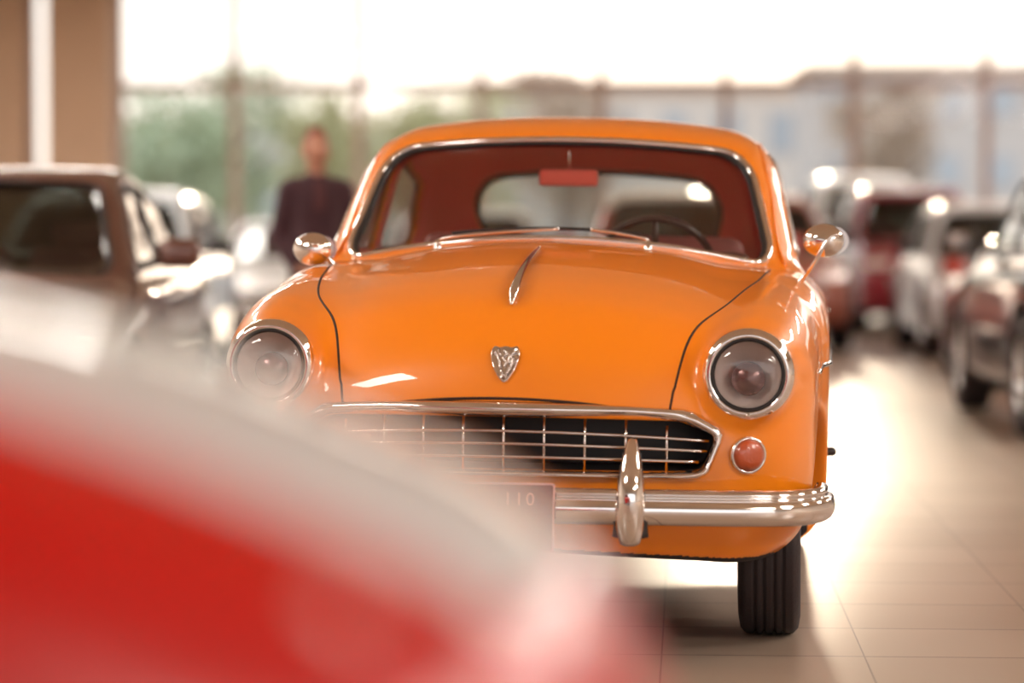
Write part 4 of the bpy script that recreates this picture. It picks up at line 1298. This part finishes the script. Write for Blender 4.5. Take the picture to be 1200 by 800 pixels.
# brown sedan at the left, facing the camera
modern_car('brown_sedan', 'sedan', (-2.52, 11.1), 0.0, (0.15, 0.065, 0.05), 'dark brown sedan facing forward at the left, nearest car behind the red one', hscale=1.035, metal=0.3)
modern_car('crossover', 'suv', (-3.35, 20.5), 0.0, (0.72, 0.80, 0.86), 'pale blue-white crossover parked behind the dark brown sedan at left', hscale=0.96)
modern_car('sedan', 'sedan', (-2.9, 33.0), 0.0, (0.80, 0.80, 0.80), 'white sedan far behind the person in the dark suit')
modern_car('pale_blue_sedan', 'sedan', (-0.45, 24.5), 0.0, (0.74, 0.80, 0.84), 'pale blue car seen through the left half of the orange car windows', hscale=1.02)
modern_car('red_sedan', 'sedan', (1.42, 21.5), 0.0, (0.55, 0.10, 0.08), 'red car with pale roof seen through the orange car rear window, behind its steering wheel', hscale=1.10, two_tone=paint('pale_roof_paint', (0.82, 0.74, 0.70)))
modern_car('red_brown_crossover', 'suv', (2.72, 28.6), 0.0, (0.40, 0.12, 0.08), 'reddish-brown crossover just right of the orange car door mirror', hscale=1.02)
modern_car('maroon_suv', 'suv', (5.2, 33.6), 0.0, (0.28, 0.012, 0.03), 'tall maroon vehicle with a wide windscreen at the back right', hscale=1.14, wscale=1.03, cat='car')
modern_car('white_van', 'suv', (5.1, 44.0 - 0.8), PI, (0.85, 0.83, 0.80), 'white van at the window wall behind the maroon vehicle', hscale=1.30, cat='van')
modern_car('silver_crossover', 'suv', (4.95, 26.4), math.radians(-3), (0.72, 0.72, 0.74), 'silver-white crossover between the maroon vehicle and the low red coupe', hscale=0.95, metal=0.2)
modern_car('red_coupe', 'coupe', (4.50, 20.6), math.radians(-3), (0.50, 0.04, 0.02), 'low red coupe between the dark grey SUV and the silver crossover')
modern_car('dark_grey_suv', 'suv', (3.98, 19.45), PI - math.radians(2), (0.035, 0.033, 0.036), 'dark grey SUV at the right edge with black wheels, nearest car on that side', metal=0.5)
# foreground car: its nose pokes into the lower left, very close
M['reflect_white'] = paint('hood_reflection_white', (0.86, 0.91, 0.98), 0.3)  # white colour stands in for window light reflected on the red hood
def foreground():
    hd = math.radians(90 + 10)       # nose points to the right
    # front centre: nose near corner about (0.02, 1.45)
    rt = modern_car('red_car', 'highhood', (0.078, 2.20), hd, (0.52, 0.001, 0.001), 'out of focus bright red car with a window reflection painted white on its hood, very close at the lower left', hscale=1.07, hood_in=0.21, hood_z=0.900, dx=0.016, hood_mat=M['reflect_white'], two_tone=M['reflect_white'])
    # added pale disc on the near wing, its colour standing in for a highlight
    put('highlight_disc', lathe([(0.024, -0.03), (0.024, 0.006), (0.017, 0.013), (0.0, 0.016)], 24, (HIGHLIGHT_X[0], 0.315, 0.900), (-1, 0, 0.1)), mat('painted_pink_highlight', (0.95, 0.66, 0.64), 0.2, coat=1.0), rt)
foreground()

# ------------------------------------------------------------------ the person
def person():
    D = 15.9
    root = empty('person', ((371 - 600) / FPX * D, D, 0), math.radians(14), label='person in a dark maroon suit standing at left behind the orange car', cat='person')
    root.scale = (0.88, 0.95, 1.0)
    skinm = mat('skin', (0.55, 0.26, 0.17), 0.5)
    suit = mat('dark_maroon_suit', (0.050, 0.012, 0.020), 0.8, sheen=0.2)
    hair = mat('short_red_brown_hair', (0.22, 0.05, 0.03), 0.7)
    shoe = mat('black_leather_shoes', (0.02, 0.015, 0.015), 0.3)
    def build(name, cones, m, lo, hi, dx, k, parent, cuts=None):
        xs, ys, zs = [grid_axes(a, b, dx) for a, b in zip(lo, hi)]
        X = xs[:, None, None].astype(np.float32); Y = ys[None, :, None].astype(np.float32); Z = zs[None, None, :].astype(np.float32)
        F = None
        for (a, b, ra, rb, sq) in cones:
            a = np.array(a, dtype=np.float32); b = np.array(b, dtype=np.float32); e = b - a
            sqx, sqy = sq
            px, py, pz = (X - a[0]) / sqx, (Y - a[1]) / sqy, Z - a[2]
            ex, ey, ez = e[0] / sqx, e[1] / sqy, e[2]
            L2 = ex * ex + ey * ey + ez * ez + 1e-9
            t = np.clip((px * ex + py * ey + pz * ez) / L2, 0, 1)
            d = np.sqrt((px - t * ex) ** 2 + (py - t * ey) ** 2 + (pz - t * ez) ** 2) - (ra + (rb - ra) * t)
            d = d * min(sqx, sqy, 1.0)
            F = d if F is None else smin(F, d, k)
        if cuts is not None: F = cuts(F, X, Y, Z)
        fd = Field(F, xs, ys, zs)
        V, Q = surface_nets(fd)
        V = fd.project(V, 1)
        return new_mesh(name, V, Q, m, parent, normals=fd.normal(V))
    o = (1, 1)
    body = []
    # head, face, neck
    body += [((0, 0.0, 1.665), (0, 0.01, 1.70), 0.088, 0.092, (0.86, 1.05)), ((0, -0.02, 1.60), (0, -0.03, 1.66), 0.052, 0.07, (0.95, 1.0)),
             ((0, -0.088, 1.655), (0, -0.112, 1.635), 0.010, 0.014, o), ((0, 0.01, 1.46), (0, 0.005, 1.60), 0.062, 0.056, o)]
    for s in (-1, 1):
        body += [((s * 0.083, 0.01, 1.635), (s * 0.086, 0.012, 1.672), 0.012, 0.016, (0.6, 1))]
        # torso side and arms (under the suit)
        sh, el, wr = (s * 0.185, 0.01, 1.43), (s * 0.245, 0.04, 1.15), (s * 0.155, -0.13, 0.985)
        body += [(sh, el, 0.050, 0.040, o), (el, wr, 0.038, 0.027, o)]
        hc = (s * 0.075, -0.185, 0.945)
        body += [(wr, hc, 0.026, 0.024, (1, 1))]
        for q in range(4):
            z0 = 0.965 - q * 0.018
            b0 = (s * 0.075, -0.195, z0)
            ln = [0.034, 0.040, 0.037, 0.028][q]
            b1 = (s * 0.045, -0.210 - 0.004 * (s > 0), z0 - 0.006); b2 = (s * (0.045 - ln), -0.212 - 0.012 * (s > 0), z0 - 0.012)
            body += [(b0, b1, 0.0095, 0.009, o), (b1, b2, 0.009, 0.0075, o)]
        body += [((s * 0.10, -0.175, 0.972), (s * 0.055, -0.205, 0.995), 0.012, 0.009, o)]
        hip, kn, an = (s * 0.09, 0, 0.93), (s * 0.10, -0.01, 0.50), (s * 0.11, 0.02, 0.09)
        body += [(hip, kn, 0.078, 0.052, o), (kn, an, 0.05, 0.034, o)]
    body += [((0, 0.01, 0.95), (0, 0.0, 1.15), 0.11, 0.10, (1.25, 0.85)), ((0, 0.0, 1.15), (0, 0.0, 1.40), 0.10, 0.11, (1.3, 0.85))]
    bd = build('body', body, skinm, (-0.34, -0.28, 0.03), (0.34, 0.18, 1.83), 0.0085, 0.018, root)
    jacket = []
    jacket += [((0, 0.01, 0.90), (0, 0.0, 1.12), 0.145, 0.128, (1.28, 0.90)), ((0, 0.0, 1.12), (0, 0.0, 1.37), 0.128, 0.138, (1.32, 0.86)), ((-0.13, 0.01, 1.445), (0.13, 0.01, 1.445), 0.066, 0.066, (1, 1.1)), ((0, 0.02, 1.44), (0, 0.02, 1.50), 0.085, 0.066, o)]
    for s in (-1, 1):
        sh, el, wr = (s * 0.188, 0.01, 1.425), (s * 0.255, 0.04, 1.15), (s * 0.165, -0.12, 0.992)
        jacket += [(sh, el, 0.070, 0.056, o), (el, wr, 0.056, 0.042, o)]
    jk = build('suit_jacket', jacket, suit, (-0.36, -0.25, 0.70), (0.36, 0.22, 1.58), 0.010, 0.045, root)
    put('shirt', box((0, -0.118, 1.40), (0.07, 0.02, 0.17), 0.008, 2, Matrix.Rotation(math.radians(-8), 3, 'X')), mat('dark_shirt', (0.10, 0.03, 0.035), 0.8), jk)
    tr = []
    for s in (-1, 1):
        tr += [((s * 0.085, 0.0, 0.92), (s * 0.098, -0.01, 0.50), 0.098, 0.074, o), ((s * 0.098, -0.01, 0.50), (s * 0.112, 0.015, 0.07), 0.074, 0.066, o)]
    tr += [((-0.06, 0, 0.95), (0.06, 0, 0.95), 0.11, 0.11, o)]
    build('trousers', tr, suit, (-0.26, -0.18, 0.015), (0.26, 0.18, 1.08), 0.012, 0.03, root)
    for s in (-1, 1):
        build('shoe', [((s * 0.112, 0.05, 0.045), (s * 0.122, -0.14, 0.036), 0.044, 0.036, (1, 1))], shoe, (s * 0.115 - 0.1, -0.24, -0.02), (s * 0.115 + 0.1, 0.16, 0.12), 0.010, 0.01, root,
              cuts=lambda F, X, Y, Z: np.maximum(F, 0.002 - Z))
    build('hair', [((0, 0.025, 1.70), (0, 0.02, 1.715), 0.098, 0.092, (0.88, 1.02))], hair, (-0.14, -0.13, 1.56), (0.14, 0.18, 1.84), 0.008, 0.01, root,
          cuts=lambda F, X, Y, Z: np.maximum(F, 1.70 - Z + (-0.03 - Y) * -1.2 * 0 - (Y + 0.03) * 0.9))
    new_mesh('mouth', *tube([(-0.022, -0.092, 1.612), (0, -0.100, 1.610), (0.022, -0.092, 1.612)], [0.002, 0.006, 0.002], 8), mat('lips', (0.35, 0.10, 0.08), 0.5), bd)
    for s in (-1, 1):
        new_mesh('eye', *lathe([(0.0, 0.010), (0.007, 0.007), (0.010, 0.0)], 12, (s * 0.03, -0.083, 1.672), (0, -1, 0)), mat('eye', (0.1, 0.05, 0.05), 0.2), bd)
person()
